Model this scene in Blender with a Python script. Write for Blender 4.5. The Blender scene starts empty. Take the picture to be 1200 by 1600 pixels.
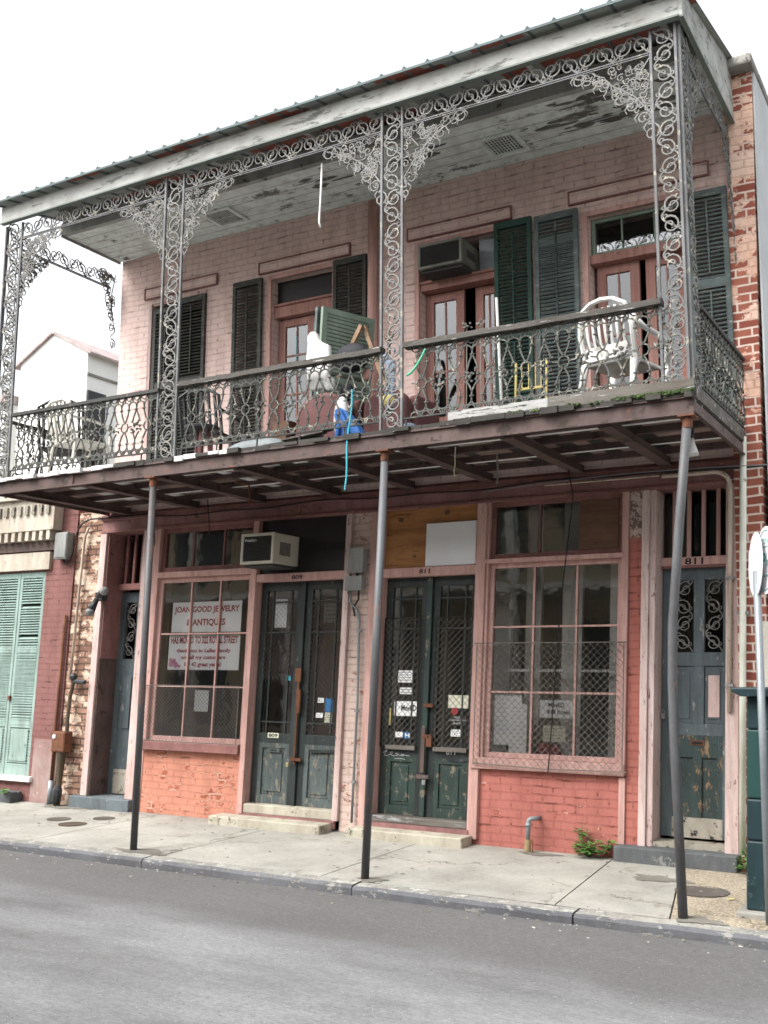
import bpy, math, random
from mathutils import Vector, Matrix
random.seed(7)
R = random.random
PI = math.pi
S = bpy.context.scene
COL = S.collection

# ------------------------------------------------------------------ camera
cam = bpy.data.cameras.new('camera')
camo = bpy.data.objects.new('camera', cam); COL.objects.link(camo); S.camera = camo
F = Vector((-0.50015845, 0.8526594, 0.1510413)); RT = Vector((0.8630634, 0.50504926, 0.00684217)); UP = Vector((0.07044926, -0.13378038, 0.98850377))
m = Matrix.Identity(4)
for i in range(3):
    m[i][0] = RT[i]; m[i][1] = UP[i]; m[i][2] = -F[i]
m[0][3], m[1][3], m[2][3] = 3.84001, -9.11922, 1.6
camo.matrix_world = m
cam.sensor_fit = 'VERTICAL'; cam.sensor_height = 24.0
cam.lens = 24.0 * 1623.3166 / 1600.0
cam.clip_end = 2000; cam.clip_start = 0.05

# ------------------------------------------------------------------ sky, sun, exposure
SUN_EL, SUN_AZ = math.radians(50), math.radians(215)     # soft overcast light from over the street, a little from the left
w = bpy.data.worlds.new('World'); S.world = w; w.use_nodes = True
nt = w.node_tree; nt.nodes.clear()
sky = nt.nodes.new('ShaderNodeTexSky'); sky.sky_type = 'NISHITA'; sky.sun_disc = False
sky.sun_elevation = SUN_EL; sky.sun_rotation = SUN_AZ; sky.dust_density = 6.0; sky.air_density = 1.2; sky.ozone_density = 1.0
hs = nt.nodes.new('ShaderNodeHueSaturation'); hs.inputs['Saturation'].default_value = 0.18
bg = nt.nodes.new('ShaderNodeBackground'); bg.inputs['Strength'].default_value = 0.15
wo = nt.nodes.new('ShaderNodeOutputWorld')
nt.links.new(sky.outputs[0], hs.inputs['Color']); nt.links.new(hs.outputs[0], bg.inputs[0]); nt.links.new(bg.outputs[0], wo.inputs[0])
sl = bpy.data.lights.new('sun', 'SUN'); sl.energy = 0.5; sl.angle = math.radians(30); sl.color = (1, .97, .93)
so = bpy.data.objects.new('sun', sl); COL.objects.link(so)
sd = Vector((math.sin(SUN_AZ) * math.cos(SUN_EL), math.cos(SUN_AZ) * math.cos(SUN_EL), math.sin(SUN_EL)))
so.rotation_euler = (-sd).to_track_quat('-Z', 'Y').to_euler()
S.view_settings.view_transform = 'Standard'; S.view_settings.look = 'None'
S.view_settings.exposure = 1.62; S.view_settings.gamma = 1.0
S.cycles.filter_width = 1.6
S.cycles.max_bounces = 8; S.cycles.transparent_max_bounces = 12
S.cycles.use_denoising = True

# ------------------------------------------------------------------ the lean of the old house
YB, YF, SH, SU = -1.728, 0.01186, 0.04547, -0.0133       # gallery front, facade skew, lean of lower and of upper storey
def W(p, on=True):
    x, y, z = p
    if not on: return Vector(p)
    k = 1.0 if y >= 0 else max(0.0, 1 - y / YB)
    return Vector((x + (SH if z < 4 else SU) * (z - 4), y + YF * k * x, z))

# ------------------------------------------------------------------ materials
DESAT = .80
def lin(c):
    g_ = .3 * c[0] + .55 * c[1] + .15 * c[2]; c = [g_ + (v - g_) * DESAT for v in c]
    return tuple(((v / 255) / 12.92 if v / 255 <= .04045 else ((v / 255 + .055) / 1.055) ** 2.4) for v in c)
def col(c): return (*lin(c), 1.0)
MATS = {}
class NT:
    def __init__(s, name):
        s.m = bpy.data.materials.new(name); s.m.use_nodes = True; s.t = s.m.node_tree; s.t.nodes.clear()
        s.out = s.n('OutputMaterial'); s.b = s.n('BsdfPrincipled'); s.l(s.b.outputs[0], s.out.inputs[0])
        s.tc = s.n('TexCoord').outputs['Object']
    def n(s, k, **kw):
        x = s.t.nodes.new('ShaderNode' + k)
        for a, v in kw.items(): setattr(x, a, v)
        return x
    def l(s, a, b): s.t.links.new(a, b)
    def noise(s, scale, detail=5, rough=.6, stretch=(1, 1, 1), off=0, src=None):
        mp = s.n('Mapping'); mp.inputs['Scale'].default_value = stretch; mp.inputs['Location'].default_value = (off, off * .7, off * 1.3)
        s.l(src or s.tc, mp.inputs[0]); nz = s.n('TexNoise'); s.l(mp.outputs[0], nz.inputs['Vector'])
        nz.inputs['Scale'].default_value = scale; nz.inputs['Detail'].default_value = detail; nz.inputs['Roughness'].default_value = rough
        return nz.outputs['Fac']
    def ramp(s, f, a, b, ca=(0, 0, 0, 1), cb=(1, 1, 1, 1)):
        r = s.n('ValToRGB'); s.l(f, r.inputs[0]); e = r.color_ramp.elements
        e[0].position = a; e[1].position = b; e[0].color = ca; e[1].color = cb; return r.outputs[0]
    def mix(s, f, a, b, mode='MIX'):
        x = s.n('MixRGB', blend_type=mode)
        for v, i in ((f, 0), (a, 1), (b, 2)):
            if hasattr(v, 'links') or hasattr(v, 'is_linked'): s.l(v, x.inputs[i])
            else: x.inputs[i].default_value = v
        return x.outputs[0]
    def bump(s, h, st, dist=.01, prev=None):
        b = s.n('Bump'); b.inputs['Strength'].default_value = st; b.inputs['Distance'].default_value = dist
        s.l(h, b.inputs['Height'])
        if prev: s.l(prev, b.inputs['Normal'])
        return b.outputs[0]
    def fin(s, c, rough=.8, nrm=None, metal=0, spec=.3):
        if hasattr(c, 'links'): s.l(c, s.b.inputs['Base Color'])
        else: s.b.inputs['Base Color'].default_value = c
        s.b.inputs['Roughness'].default_value = rough; s.b.inputs['Metallic'].default_value = metal
        s.b.inputs['Specular IOR Level'].default_value = spec
        if nrm: s.l(nrm, s.b.inputs['Normal'])
        return s.m
def paint(name, c, c2=None, var=.25, chip=None, amt=.4, cs=9, st=(1, 1, 1), rough=.75, bump=.3, fine=60, metal=0, chip2=None, amt2=.3, grime=True):
    """old paint: slow tone drift, fine grain, sharp flaked patches of another colour"""
    t = NT(name); a = col(c)
    dark = tuple(v * (1 - var) for v in a[:3]) + (1,)
    k = t.mix(t.ramp(t.noise(1.7, 6, .65, st, 3.1), .35, .68), a, col(c2) if c2 else dark)
    k = t.mix(t.ramp(t.noise(fine, 3, .6, st), .3, .75), k, t.mix(1.0, k, (1 - var * .6,) * 3 + (1,), 'MULTIPLY'))
    if chip and grime: k = t.mix(t.ramp(t.noise(5, 7, .7, (st[0] * 1.5, st[1], st[2] * .35), 15), .42, .72), k, t.mix(1.0, k, (.66, .63, .6, 1), 'MULTIPLY'))
    h = t.noise(fine * .6, 4, .6, st, 1.7)
    if chip:
        th = .63 - (amt - .3) * .42; mk = t.ramp(t.noise(cs, 9, .74, st, 7.7), th - .012, th + .012)
        k = t.mix(mk, k, t.mix(t.noise(30, 3), col(chip), tuple(v * .6 for v in lin(chip)) + (1,)))
        n1 = t.bump(mk, bump, -.006); 
    else: n1 = None
    if chip2:
        th2 = .63 - (amt2 - .3) * .42; mk2 = t.ramp(t.noise(cs * 1.9, 8, .72, st, 21.3), th2 - .012, th2 + .012)
        k = t.mix(mk2, k, col(chip2))
    n = t.bump(h, bump, .004, n1)
    MATS[name] = t.fin(k, rough, n, metal); return t.m
def brick(name, c1, c2, mortar, paintc=None, bare=.5, var=.2, bw=.21, rh=.073, ms=.012, chipz=None, patch=None, pamt=.4, pscale=3, bumps=.6, top=None):
    t = NT(name)
    sx = t.n('SeparateXYZ'); t.l(t.tc, sx.inputs[0]); ad = t.n('Math', operation='ADD'); t.l(sx.outputs[0], ad.inputs[0]); t.l(sx.outputs[1], ad.inputs[1])
    wob = t.n('Math', operation='MULTIPLY_ADD'); t.l(t.noise(2.2, 3, .5, (1, 1, 1), 4), wob.inputs[0]); wob.inputs[1].default_value = .05; t.l(sx.outputs[2], wob.inputs[2])
    cb = t.n('CombineXYZ'); t.l(ad.outputs[0], cb.inputs[0]); t.l(wob.outputs[0], cb.inputs[1])
    br = t.n('TexBrick'); t.l(cb.outputs[0], br.inputs['Vector']); br.inputs['Scale'].default_value = 1
    br.inputs['Brick Width'].default_value = bw; br.inputs['Row Height'].default_value = rh
    br.inputs['Mortar Size'].default_value = ms; br.inputs['Mortar Smooth'].default_value = .35
    br.inputs['Color1'].default_value = col(c1); br.inputs['Color2'].default_value = col(c2); br.inputs['Mortar'].default_value = col(mortar); br.inputs['Bias'].default_value = 0
    k = br.outputs['Color']
    k = t.mix(t.ramp(t.noise(14, 6, .7), .3, .8), k, t.mix(1.0, k, (.72, .7, .7, 1), 'MULTIPLY'))
    h = br.outputs['Fac']
    if paintc:
        pk = t.mix(t.ramp(t.noise(1.3, 6, .65, (1, 1, 1), 2), .3, .7), col(paintc), tuple(v * (1 - var) for v in lin(paintc)) + (1,))
        pk = t.mix(t.ramp(h, .3, .9), pk, t.mix(1.0, pk, (.86, .84, .84, 1), 'MULTIPLY'))
        pk = t.mix(t.ramp(t.noise(45, 4, .7), .35, .75), pk, t.mix(1.0, pk, (.88, .88, .88, 1), 'MULTIPLY'))
        # dark cracks that follow some courses
        ck = t.ramp(t.noise(3.5, 7, .75, (1, 1, 7), 9), .55, .60)
        ck2 = t.mix(ck, (0, 0, 0, 1), t.ramp(h, .5, .95))
        pk = t.mix(ck2, pk, t.mix(1.0, pk, (.45, .4, .4, 1), 'MULTIPLY'))
        pk = t.mix(t.ramp(t.noise(3.2, 7, .72, (1.4, 1.4, .4), 17), .45, .75), pk, t.mix(1.0, pk, (.70, .66, .64, 1), 'MULTIPLY'))
        mk = t.ramp(t.noise(5, 10, .72, (1, 1, 1.6), 11), bare - .055, bare - .035)
        k = t.mix(mk, pk, k)
    if patch:
        b2 = t.n('TexBrick'); t.l(cb.outputs[0], b2.inputs['Vector']); b2.inputs['Scale'].default_value = 1
        b2.inputs['Brick Width'].default_value = bw; b2.inputs['Row Height'].default_value = rh; b2.inputs['Mortar Size'].default_value = 0
        b2.inputs['Color1'].default_value = (0, 0, 0, 1); b2.inputs['Color2'].default_value = (1, 1, 1, 1); b2.inputs['Mortar'].default_value = (.5, .5, .5, 1); b2.inputs['Bias'].default_value = 0
        m1 = t.n('Math', operation='MULTIPLY_ADD'); t.l(b2.outputs['Color'], m1.inputs[0]); m1.inputs[1].default_value = .13; t.l(t.noise(pscale, 9, .72, (1, 1, 1.3), 31), m1.inputs[2])
        hz = t.n('MapRange'); t.l(sx.outputs[2], hz.inputs[0]); hz.inputs[1].default_value = 2.2; hz.inputs[2].default_value = 5.2; hz.inputs[3].default_value = -.11; hz.inputs[4].default_value = .03
        m2 = t.n('Math', operation='ADD'); t.l(m1.outputs[0], m2.inputs[0]); t.l(hz.outputs[0], m2.inputs[1])
        mk = t.ramp(m2.outputs[0], 1.05 - pamt - .012, 1.05 - pamt + .012)
        pc = t.mix(t.ramp(t.noise(1.6, 5, .7, (1, 1, 1), 41), .42, .6), col(patch), col((238, 206, 186)))
        pc = t.mix(t.ramp(t.noise(24, 5, .7), .35, .75), pc, t.mix(1.0, pc, (.74, .68, .62, 1), 'MULTIPLY'))
        pc = t.mix(t.ramp(h, .3, .9), pc, t.mix(1.0, pc, (.80, .74, .70, 1), 'MULTIPLY'))
        k = t.mix(mk, k, pc)
    if top:
        r = t.n('MapRange'); t.l(sx.outputs[2], r.inputs[0]); r.inputs[1].default_value = top[1] - .01; r.inputs[2].default_value = top[1] + .01
        k = t.mix(r.outputs[0], k, t.mix(t.ramp(t.noise(16, 8, .7, (1, 1, 1), 5), .5, .54), col(top[0]), col((120, 100, 90))))
    n = t.bump(h, -bumps, .012); n = t.bump(t.noise(40, 6, .7), .35, .008, n)
    MATS[name] = t.fin(k, .88, n); return t.m

PINK = (208, 160, 150)
brick('upper_brick', (150, 90, 75), (170, 105, 85), (190, 170, 160), paintc=(234, 202, 193), bare=.72, var=.12, bumps=.35)
brick('orange_brick', (150, 70, 50), (170, 90, 60), (190, 150, 130), paintc=(206, 130, 104), bare=.62, var=.12)
brick('salmon_brick', (150, 70, 50), (160, 80, 60), (200, 150, 130), paintc=(186, 104, 92), bare=.67, var=.1)
brick('strip_brick', (150, 70, 50), (160, 80, 60), (200, 150, 130), paintc=(184, 102, 88), bare=.71, var=.1, top=((196, 172, 160), 2.80))
brick('pier_brick', (170, 110, 90), (150, 100, 80), (170, 150, 140), paintc=(214, 186, 172), bare=.64, var=.2)
brick('quoin_brick', (176, 130, 105), (130, 90, 70), (90, 70, 60), paintc=(222, 196, 170), bare=.52, var=.2, bumps=1)
brick('party_brick', (150, 72, 56), (184, 104, 80), (226, 204, 188), ms=.010, rh=.078, bw=.23, patch=(238, 190, 164), pamt=.46, pscale=3.2, bumps=.8)
brick('plum_brick', (138, 84, 78), (138, 84, 78), (110, 80, 70), paintc=(142, 92, 86), bare=.74, var=.2)
brick('garden_brick', (150, 90, 70), (160, 100, 80), (190, 170, 150))
paint('plum_stucco', (150, 112, 106), (168, 148, 140), chip=(205, 180, 160), amt=.33, cs=5)
paint('pink', PINK, (190, 142, 132), var=.14, chip=(150, 110, 98), amt=.31, cs=14, st=(3, 3, 1))
paint('pink_white', (214, 190, 184), (196, 160, 152), chip=(130, 100, 92), amt=.36, cs=9, st=(3, 3, .8))
paint('mauve', (160, 110, 106), (138, 92, 90), var=.25, chip=(90, 66, 62), amt=.33, cs=9)
paint('mauve_wood', (152, 98, 92), (128, 82, 78), chip=(205, 170, 150), amt=.28, cs=12, st=(1, 3, 3))
paint('beam', (106, 84, 79), (84, 68, 64), chip=(70, 56, 48), amt=.42, cs=6, rough=.7, chip2=(140, 70, 45), amt2=.3)
paint('deck_under', (160, 130, 122), (124, 100, 94), chip=(188, 168, 158), amt=.38, cs=3.2, st=(.5, 4, 4))
paint('plank_edge', (70, 66, 60), (48, 46, 42), chip=(150, 146, 138), amt=.34, cs=8, st=(.6, 3, 4), bump=.8)
paint('grey_board', (118, 112, 104), (84, 78, 70), chip=(176, 176, 178), amt=.42, cs=5, st=(.4, 4, 4), bump=.8, chip2=(66, 70, 48), amt2=.3)
paint('pale_board', (176, 176, 174), (150, 148, 144), chip=(92, 88, 80), amt=.44, cs=5, st=(.5, 4, 4), bump=.8)
paint('moss', (82, 108, 40), (48, 70, 30), var=.5, chip=(40, 36, 30), amt=.45, cs=20, bump=.8)
paint('white_edge', (226, 226, 224), (200, 200, 198), chip=(60, 58, 54), amt=.3, cs=10)
paint('rail_wood', (92, 88, 82), (70, 66, 60), chip=(186, 184, 176), amt=.4, cs=11, st=(.5, 4, 4), bump=.9)
paint('rail_iron', (70, 72, 70), (56, 56, 54), chip=(120, 112, 100), amt=.35, cs=12)
paint('cast_iron', (88, 90, 84), (70, 72, 68), var=.3, chip=(160, 158, 140), amt=.42, cs=14, rough=.65, chip2=(122, 76, 48), amt2=.25)
paint('column_iron', (118, 120, 124), (90, 92, 92), var=.3, chip=(160, 156, 140), amt=.40, cs=10, rough=.6, chip2=(112, 88, 70), amt2=.25)
paint('lattice_iron', (132, 132, 130), (104, 104, 102), var=.3, chip=(168, 164, 146), amt=.42, cs=12, rough=.65, chip2=(124, 90, 60), amt2=.25)
paint('pole_grey', (96, 100, 104), (74, 68, 68), var=.3, chip=(120, 98, 92), amt=.44, cs=7, st=(1, 1, .4), rough=.5)
paint('fascia', (184, 186, 182), (152, 154, 150), chip=(122, 124, 118), amt=.44, cs=5, st=(.4, 1, 2))
paint('fascia_edge', (126, 136, 128), (104, 114, 106))
paint('ceiling', (232, 244, 240), (216, 228, 222), var=.1, chip=(128, 130, 124), amt=.40, cs=2.4, st=(1, 1.6, 1), bump=.4, chip2=(150, 154, 148), amt2=.3)
paint('bare_board', (120, 122, 112), (92, 92, 84), chip=(186, 194, 188), amt=.42, cs=12)
paint('ceiling_beam', (176, 180, 174), (150, 154, 148), chip=(90, 90, 84), amt=.35, cs=5)
paint('roof_top', (96, 112, 112), (80, 92, 92), metal=.2)
paint('shutter_black', (66, 70, 64), (50, 54, 50), var=.3, chip=(120, 112, 100), amt=.42, cs=18, st=(.6, 1, 3), rough=.6)
paint('shutter_green', (50, 84, 74), (40, 68, 62), chip=(120, 124, 110), amt=.3, cs=16)
paint('shutter_slate', (104, 120, 118), (80, 92, 92), var=.3, chip=(150, 150, 142), amt=.38, cs=9, st=(.6, 1, 3))
paint('loose_green', (136, 158, 140), (116, 138, 122), chip=(80, 90, 70), amt=.3)
paint('pale_green', (146, 172, 164), (128, 156, 148), var=.1, chip=(110, 130, 120), amt=.3, cs=14)
paint('door_black', (40, 46, 46), (54, 64, 62), var=.35, chip=(104, 104, 94), amt=.31, cs=13, st=(2, 1, .8), rough=.55)
paint('door_worn', (88, 102, 102), (70, 82, 82), var=.3, chip=(132, 124, 108), amt=.46, cs=12, st=(2, 1, .7), rough=.6, chip2=(34, 34, 32), amt2=.33)
paint('door_green', (50, 72, 66), (42, 58, 54), var=.3, chip=(128, 116, 98), amt=.42, cs=8, st=(1.5, 1, 1), rough=.55)
paint('door_slate', (96, 110, 116), (74, 86, 92), var=.25, chip=(150, 152, 150), amt=.34, cs=7, st=(2, 1, .7), rough=.55)
paint('door_peeled', (50, 66, 64), (62, 84, 84), var=.3, chip=(150, 120, 88), amt=.44, cs=10, st=(2, 1, .8), chip2=(40, 34, 28), amt2=.36, bump=.6)
paint('kick_board', (168, 162, 146), (130, 122, 106), chip=(50, 48, 42), amt=.42, cs=14, bump=.6)
paint('raw_wood', (190, 128, 70), (160, 100, 52), var=.2, st=(.4, 1, 6), chip=(112, 66, 34), amt=.36, cs=5, bump=.15)
paint('wood_tan', (168, 134, 104), (140, 110, 84), chip=(100, 78, 60), amt=.36)
paint('brown_ply', (120, 84, 62), (96, 66, 48), st=(.5, 1, 5), chip=(78, 52, 38), amt=.36, cs=6)
paint('orange_frame', (182, 130, 118), (160, 108, 98), chip=(120, 70, 56), amt=.33, cs=12, st=(3, 3, 1))
paint('black_board', (30, 28, 30), (44, 38, 38), var=.4, rough=.4)
paint('white_board', (222, 222, 224), (212, 210, 214), var=.03, rough=.45, bump=.02)
paint('paper', (246, 247, 246), (236, 238, 236), var=.05, bump=.05)
paint('paper_cream', (222, 222, 196), (206, 206, 180), var=.06, bump=.05)
paint('ink_red', (186, 44, 52)); paint('ink_black', (30, 30, 34)); paint('ink_pink', (236, 150, 186)); paint('ink_blue', (40, 120, 190)); paint('decal_white', (210, 214, 214))
paint('ochre', (196, 160, 96)); paint('yellow', (206, 188, 104), (188, 168, 90)); paint('blue_cloth', (52, 120, 210), (40, 96, 180), rough=.6)
paint('black_cloth', (24, 26, 34), (34, 36, 44), rough=.7); paint('grey_cloth', (120, 136, 156), (96, 110, 130)); paint('maroon', (122, 76, 74), (104, 64, 62), rough=.7)
paint('white_plastic', (232, 232, 230), (204, 204, 200), var=.08, rough=.45, bump=.03, chip=(170, 168, 160), amt=.36, cs=8)
paint('cream_plastic', (230, 228, 216), (216, 214, 202), rough=.5)
paint('dark_plastic', (54, 56, 58), (40, 42, 44), rough=.5)
paint('tarp', (150, 160, 162), (120, 130, 134), rough=.5)
paint('metal_grey', (150, 152, 150), (120, 122, 122), chip=(110, 84, 66), amt=.28, cs=14, rough=.5)
paint('galv', (140, 148, 152), (110, 118, 124), rough=.45, metal=.3)
paint('rust', (138, 82, 52), (98, 60, 42), chip=(70, 46, 36), amt=.4, cs=20, rough=.85)
paint('conduit_cream', (214, 196, 176), (190, 168, 150), chip=(140, 110, 90), amt=.32, cs=14)
paint('spout_white', (226, 228, 212), (206, 208, 190), var=.06, chip=(150, 150, 130), amt=.27)
paint('ac_cream', (196, 190, 172), (170, 164, 148)); paint('ac_dark', (70, 70, 68), (54, 54, 52)); paint('ac_green', (128, 130, 120), (96, 98, 92), chip=(60, 58, 52), amt=.36)
paint('wire_black', (34, 32, 32)); paint('wire_mesh', (120, 112, 104), (90, 84, 78), rough=.6); paint('brass', (190, 170, 120), rough=.4, metal=.6)
paint('stone', (150, 148, 140), (120, 118, 112), var=.2, chip=(96, 92, 84), amt=.36, cs=7, bump=.5)
paint('step_stone', (186, 180, 160), (160, 152, 134), var=.15, chip=(120, 110, 92), amt=.35, cs=6, bump=.4)
paint('slate_stone', (96, 100, 102), (74, 80, 84), var=.25, chip=(140, 140, 136), amt=.34, cs=8, bump=.5)
paint('blue_step', (104, 116, 122), (86, 96, 102), chip=(150, 150, 144), amt=.33)
paint('kerb_stone', (104, 106, 110), (80, 82, 88), var=.25, chip=(150, 148, 142), amt=.42, cs=13, st=(.5, 1, 1), bump=.6)
paint('kerb_worn', (152, 150, 140), (122, 122, 118), var=.2, chip=(188, 186, 178), amt=.42, cs=12, bump=.5, chip2=(92, 94, 98), amt2=.4)
paint('cast_cover', (96, 90, 84), (80, 74, 68), chip=(120, 112, 100), amt=.4, cs=24, bump=.6)
paint('bin_green', (28, 52, 58), (34, 60, 66), var=.12, rough=.45, bump=.06, chip=(70, 90, 96), amt=.27); paint('bin_panel', (26, 62, 60), (30, 70, 66), var=.1, rough=.5, bump=.05)
paint('soil', (84, 70, 54)); paint('white_wall', (232, 232, 228), (224, 224, 220), var=.04); paint('red_roof', (196, 168, 164), (150, 140, 140), chip=(120, 116, 116), amt=.4, cs=2); paint('sign_teal', (60, 170, 160)); paint('stucco_grey', (196, 200, 202), (176, 180, 182), var=.12)
paint('ochre_wall', (206, 190, 156), (190, 172, 140), var=.1); paint('cream_trim', (222, 214, 196)); paint('cream_siding', (200, 190, 172), (184, 172, 154), chip=(150, 130, 112), amt=.3)
paint('room_wall', (150, 98, 106), (126, 82, 90)); paint('room_dark', (40, 38, 40)); paint('room_grey', (164, 162, 148), (130, 128, 116)); paint('reflection_pale', (214, 212, 200)); paint('red_cloth', (170, 50, 60))
paint('leaf', (96, 156, 62), (72, 126, 46), var=.2, rough=.6); paint('stem', (96, 104, 60)); paint('terra', (150, 84, 60)); paint('cyan_bead', (60, 190, 214), rough=.3); paint('green_bead', (70, 196, 150), rough=.3)
def glass(name, tint=(.86, .88, .86), ior=1.5, extra=.04):
    t = NT(name); t.t.nodes.remove(t.b)
    tr = t.n('BsdfTransparent'); tr.inputs[0].default_value = (*tint, 1)
    gl = t.n('BsdfGlossy'); gl.inputs['Roughness'].default_value = .03; gl.inputs['Color'].default_value = (.74, .76, .78, 1)
    fr = t.n('Fresnel'); fr.inputs[0].default_value = ior
    ad = t.n('Math', operation='ADD'); t.l(fr.outputs[0], ad.inputs[0]); ad.inputs[1].default_value = extra
    n = t.bump(t.noise(2.5, 3, .5), .12, .02); t.l(n, gl.inputs['Normal'])
    mx = t.n('MixShader'); t.l(ad.outputs[0], mx.inputs[0]); t.l(tr.outputs[0], mx.inputs[1]); t.l(gl.outputs[0], mx.inputs[2]); t.l(mx.outputs[0], t.out.inputs[0])
    MATS[name] = t.m
glass('glass', (.95, .96, .95), extra=.06); glass('glass_shop', (.97, .96, .96), extra=.13); glass('glass_dusty', (.75, .75, .73), extra=.03)
# street
def asphalt():
    t = NT('asphalt')
    k = t.mix(t.ramp(t.noise(.55, 7, .7, (.45, 1.3, 1), 5), .40, .62), col((106, 106, 106)), col((140, 142, 143)))
    sx = t.n('SeparateXYZ'); t.l(t.tc, sx.inputs[0])
    # pale worn wheel track and a damp brown band by the gutter
    wv = t.n('Math', operation='MULTIPLY_ADD'); t.l(t.noise(.8, 5, .65, (.6, 1, 1), 8), wv.inputs[0]); wv.inputs[1].default_value = 1.5; t.l(sx.outputs[1], wv.inputs[2])
    g = t.ramp(wv.outputs[0], 0, 1)
    mr = t.n('MapRange'); t.l(wv.outputs[0], mr.inputs[0]); mr.inputs[1].default_value = -2.75; mr.inputs[2].default_value = -2.15
    k = t.mix(t.ramp(mr.outputs[0], 0, 1), k, t.mix(.8, k, col((100, 98, 97))))
    sp = t.ramp(t.noise(170, 4, .8), .38, .68); k = t.mix(sp, t.mix(1.0, k, (.72, .72, .72, 1), 'MULTIPLY'), k)
    sp2 = t.ramp(t.noise(90, 2, .5, (1, 1, 1), 3), .70, .74); k = t.mix(sp2, k, col((190, 188, 184)))
    k = t.mix(t.ramp(t.noise(38, 8, .85, (.7, 1.4, 1), 23), .44, .56), t.mix(1.0, k, (.72, .72, .72, 1), 'MULTIPLY'), k)
    k = t.mix(t.ramp(t.noise(16, 9, .85, (.5, 1.6, 1), 33), .56, .62), k, t.mix(1.0, k, (1.16, 1.16, 1.16, 1), 'MULTIPLY'))
    k = t.mix(t.ramp(t.noise(60, 2, .5, (1, 1, 1), 43), .69, .71), k, col((60, 58, 58)))
    n = t.bump(t.noise(150, 4, .8), .5, .006); n = t.bump(t.noise(2, 5, .6), .2, .03, n)
    MATS['asphalt'] = t.fin(k, .72, n, 0, .35)
asphalt()
def concrete(name, a, b, pebble=False, spec=.2):
    t = NT(name)
    k = t.mix(t.ramp(t.noise(1.1, 7, .68, (1, 1, 1), 2), .34, .68), col(a), col(b))
    k = t.mix(t.ramp(t.noise(7, 8, .75, (1, 1, 1), 6), .55, .72), k, t.mix(1.0, k, (.80, .79, .77, 1), 'MULTIPLY'))
    k = t.mix(t.ramp(t.noise(120, 3, .7), .35, .7), k, t.mix(1.0, k, (.78, .78, .77, 1), 'MULTIPLY'))
    k = t.mix(t.ramp(t.noise(28, 7, .8, (1, 1, 1), 9), .5, .66), k, t.mix(1.0, k, (.82, .81, .79, 1), 'MULTIPLY'))
    k = t.mix(t.ramp(t.noise(3.3, 9, .8, (1, 1, 1), 13), .58, .66), k, t.mix(1.0, k, (.66, .62, .56, 1), 'MULTIPLY'))
    n = t.bump(t.noise(60, 6, .7), .3, .006)
    vm = t.n('VectorMath', operation='MULTIPLY_ADD'); nz = t.n('TexNoise'); nz.inputs['Scale'].default_value = 2.4; nz.inputs['Detail'].default_value = 8; nz.inputs['Roughness'].default_value = .7
    t.l(t.tc, nz.inputs['Vector']); t.l(nz.outputs['Color'], vm.inputs[0]); vm.inputs[1].default_value = (.5, .5, .5); t.l(t.tc, vm.inputs[2])
    ve = t.n('TexVoronoi', feature='DISTANCE_TO_EDGE'); ve.inputs['Scale'].default_value = .62; t.l(vm.outputs[0], ve.inputs['Vector'])
    ckm = t.ramp(ve.outputs['Distance'], .002, .007, (1, 1, 1, 1), (0, 0, 0, 1))
    k = t.mix(t.mix(ckm, (0, 0, 0, 1), t.ramp(t.noise(.9, 3, .5, (1, 1, 1), 61), .48, .56)), k, t.mix(1.0, k, (.38, .36, .33, 1), 'MULTIPLY'))
    if pebble:
        v = t.n('TexVoronoi'); v.inputs['Scale'].default_value = 70; t.l(t.tc, v.inputs['Vector'])
        v.inputs['Scale'].default_value = 45; k = t.mix(.38, k, t.mix(t.ramp(v.outputs['Distance'], .15, .55), col((216, 196, 160)), col((110, 96, 80))))
        n = t.bump(v.outputs['Distance'], -.7, .01)
    MATS[name] = t.fin(k, .8, n, 0, spec)
concrete('pavement', (168, 166, 156), (134, 132, 124)); concrete('pebbles', (168, 158, 138), (140, 130, 112), True); concrete('slab_grey', (160, 160, 154), (136, 136, 130)); concrete('damp_shade', (128, 124, 114), (100, 98, 90)); paint('grit', (150, 140, 120), (90, 84, 74), chip=(210, 208, 196), amt=.5, cs=3); concrete('ground', (120, 118, 108), (104, 102, 94))
def roofunder():
    t = NT('roof_under')
    br = t.n('TexBrick'); t.l(t.tc, br.inputs['Vector']); br.inputs['Scale'].default_value = 1; br.inputs['Brick Width'].default_value = .47; br.inputs['Row Height'].default_value = .36
    br.inputs['Mortar Size'].default_value = 0.0; br.inputs['Color1'].default_value = (0, 0, 0, 1); br.inputs['Color2'].default_value = (1, 1, 1, 1); br.inputs['Bias'].default_value = 0; br.offset = .37
    k = t.mix(t.ramp(br.outputs['Color'], .66, .68), t.mix(t.noise(8, 4), col((150, 158, 152)), col((122, 128, 122))), t.mix(t.noise(9, 5), col((156, 78, 62)), col((120, 66, 54))))
    MATS['roof_under'] = t.fin(k, .7)
roofunder()

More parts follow.
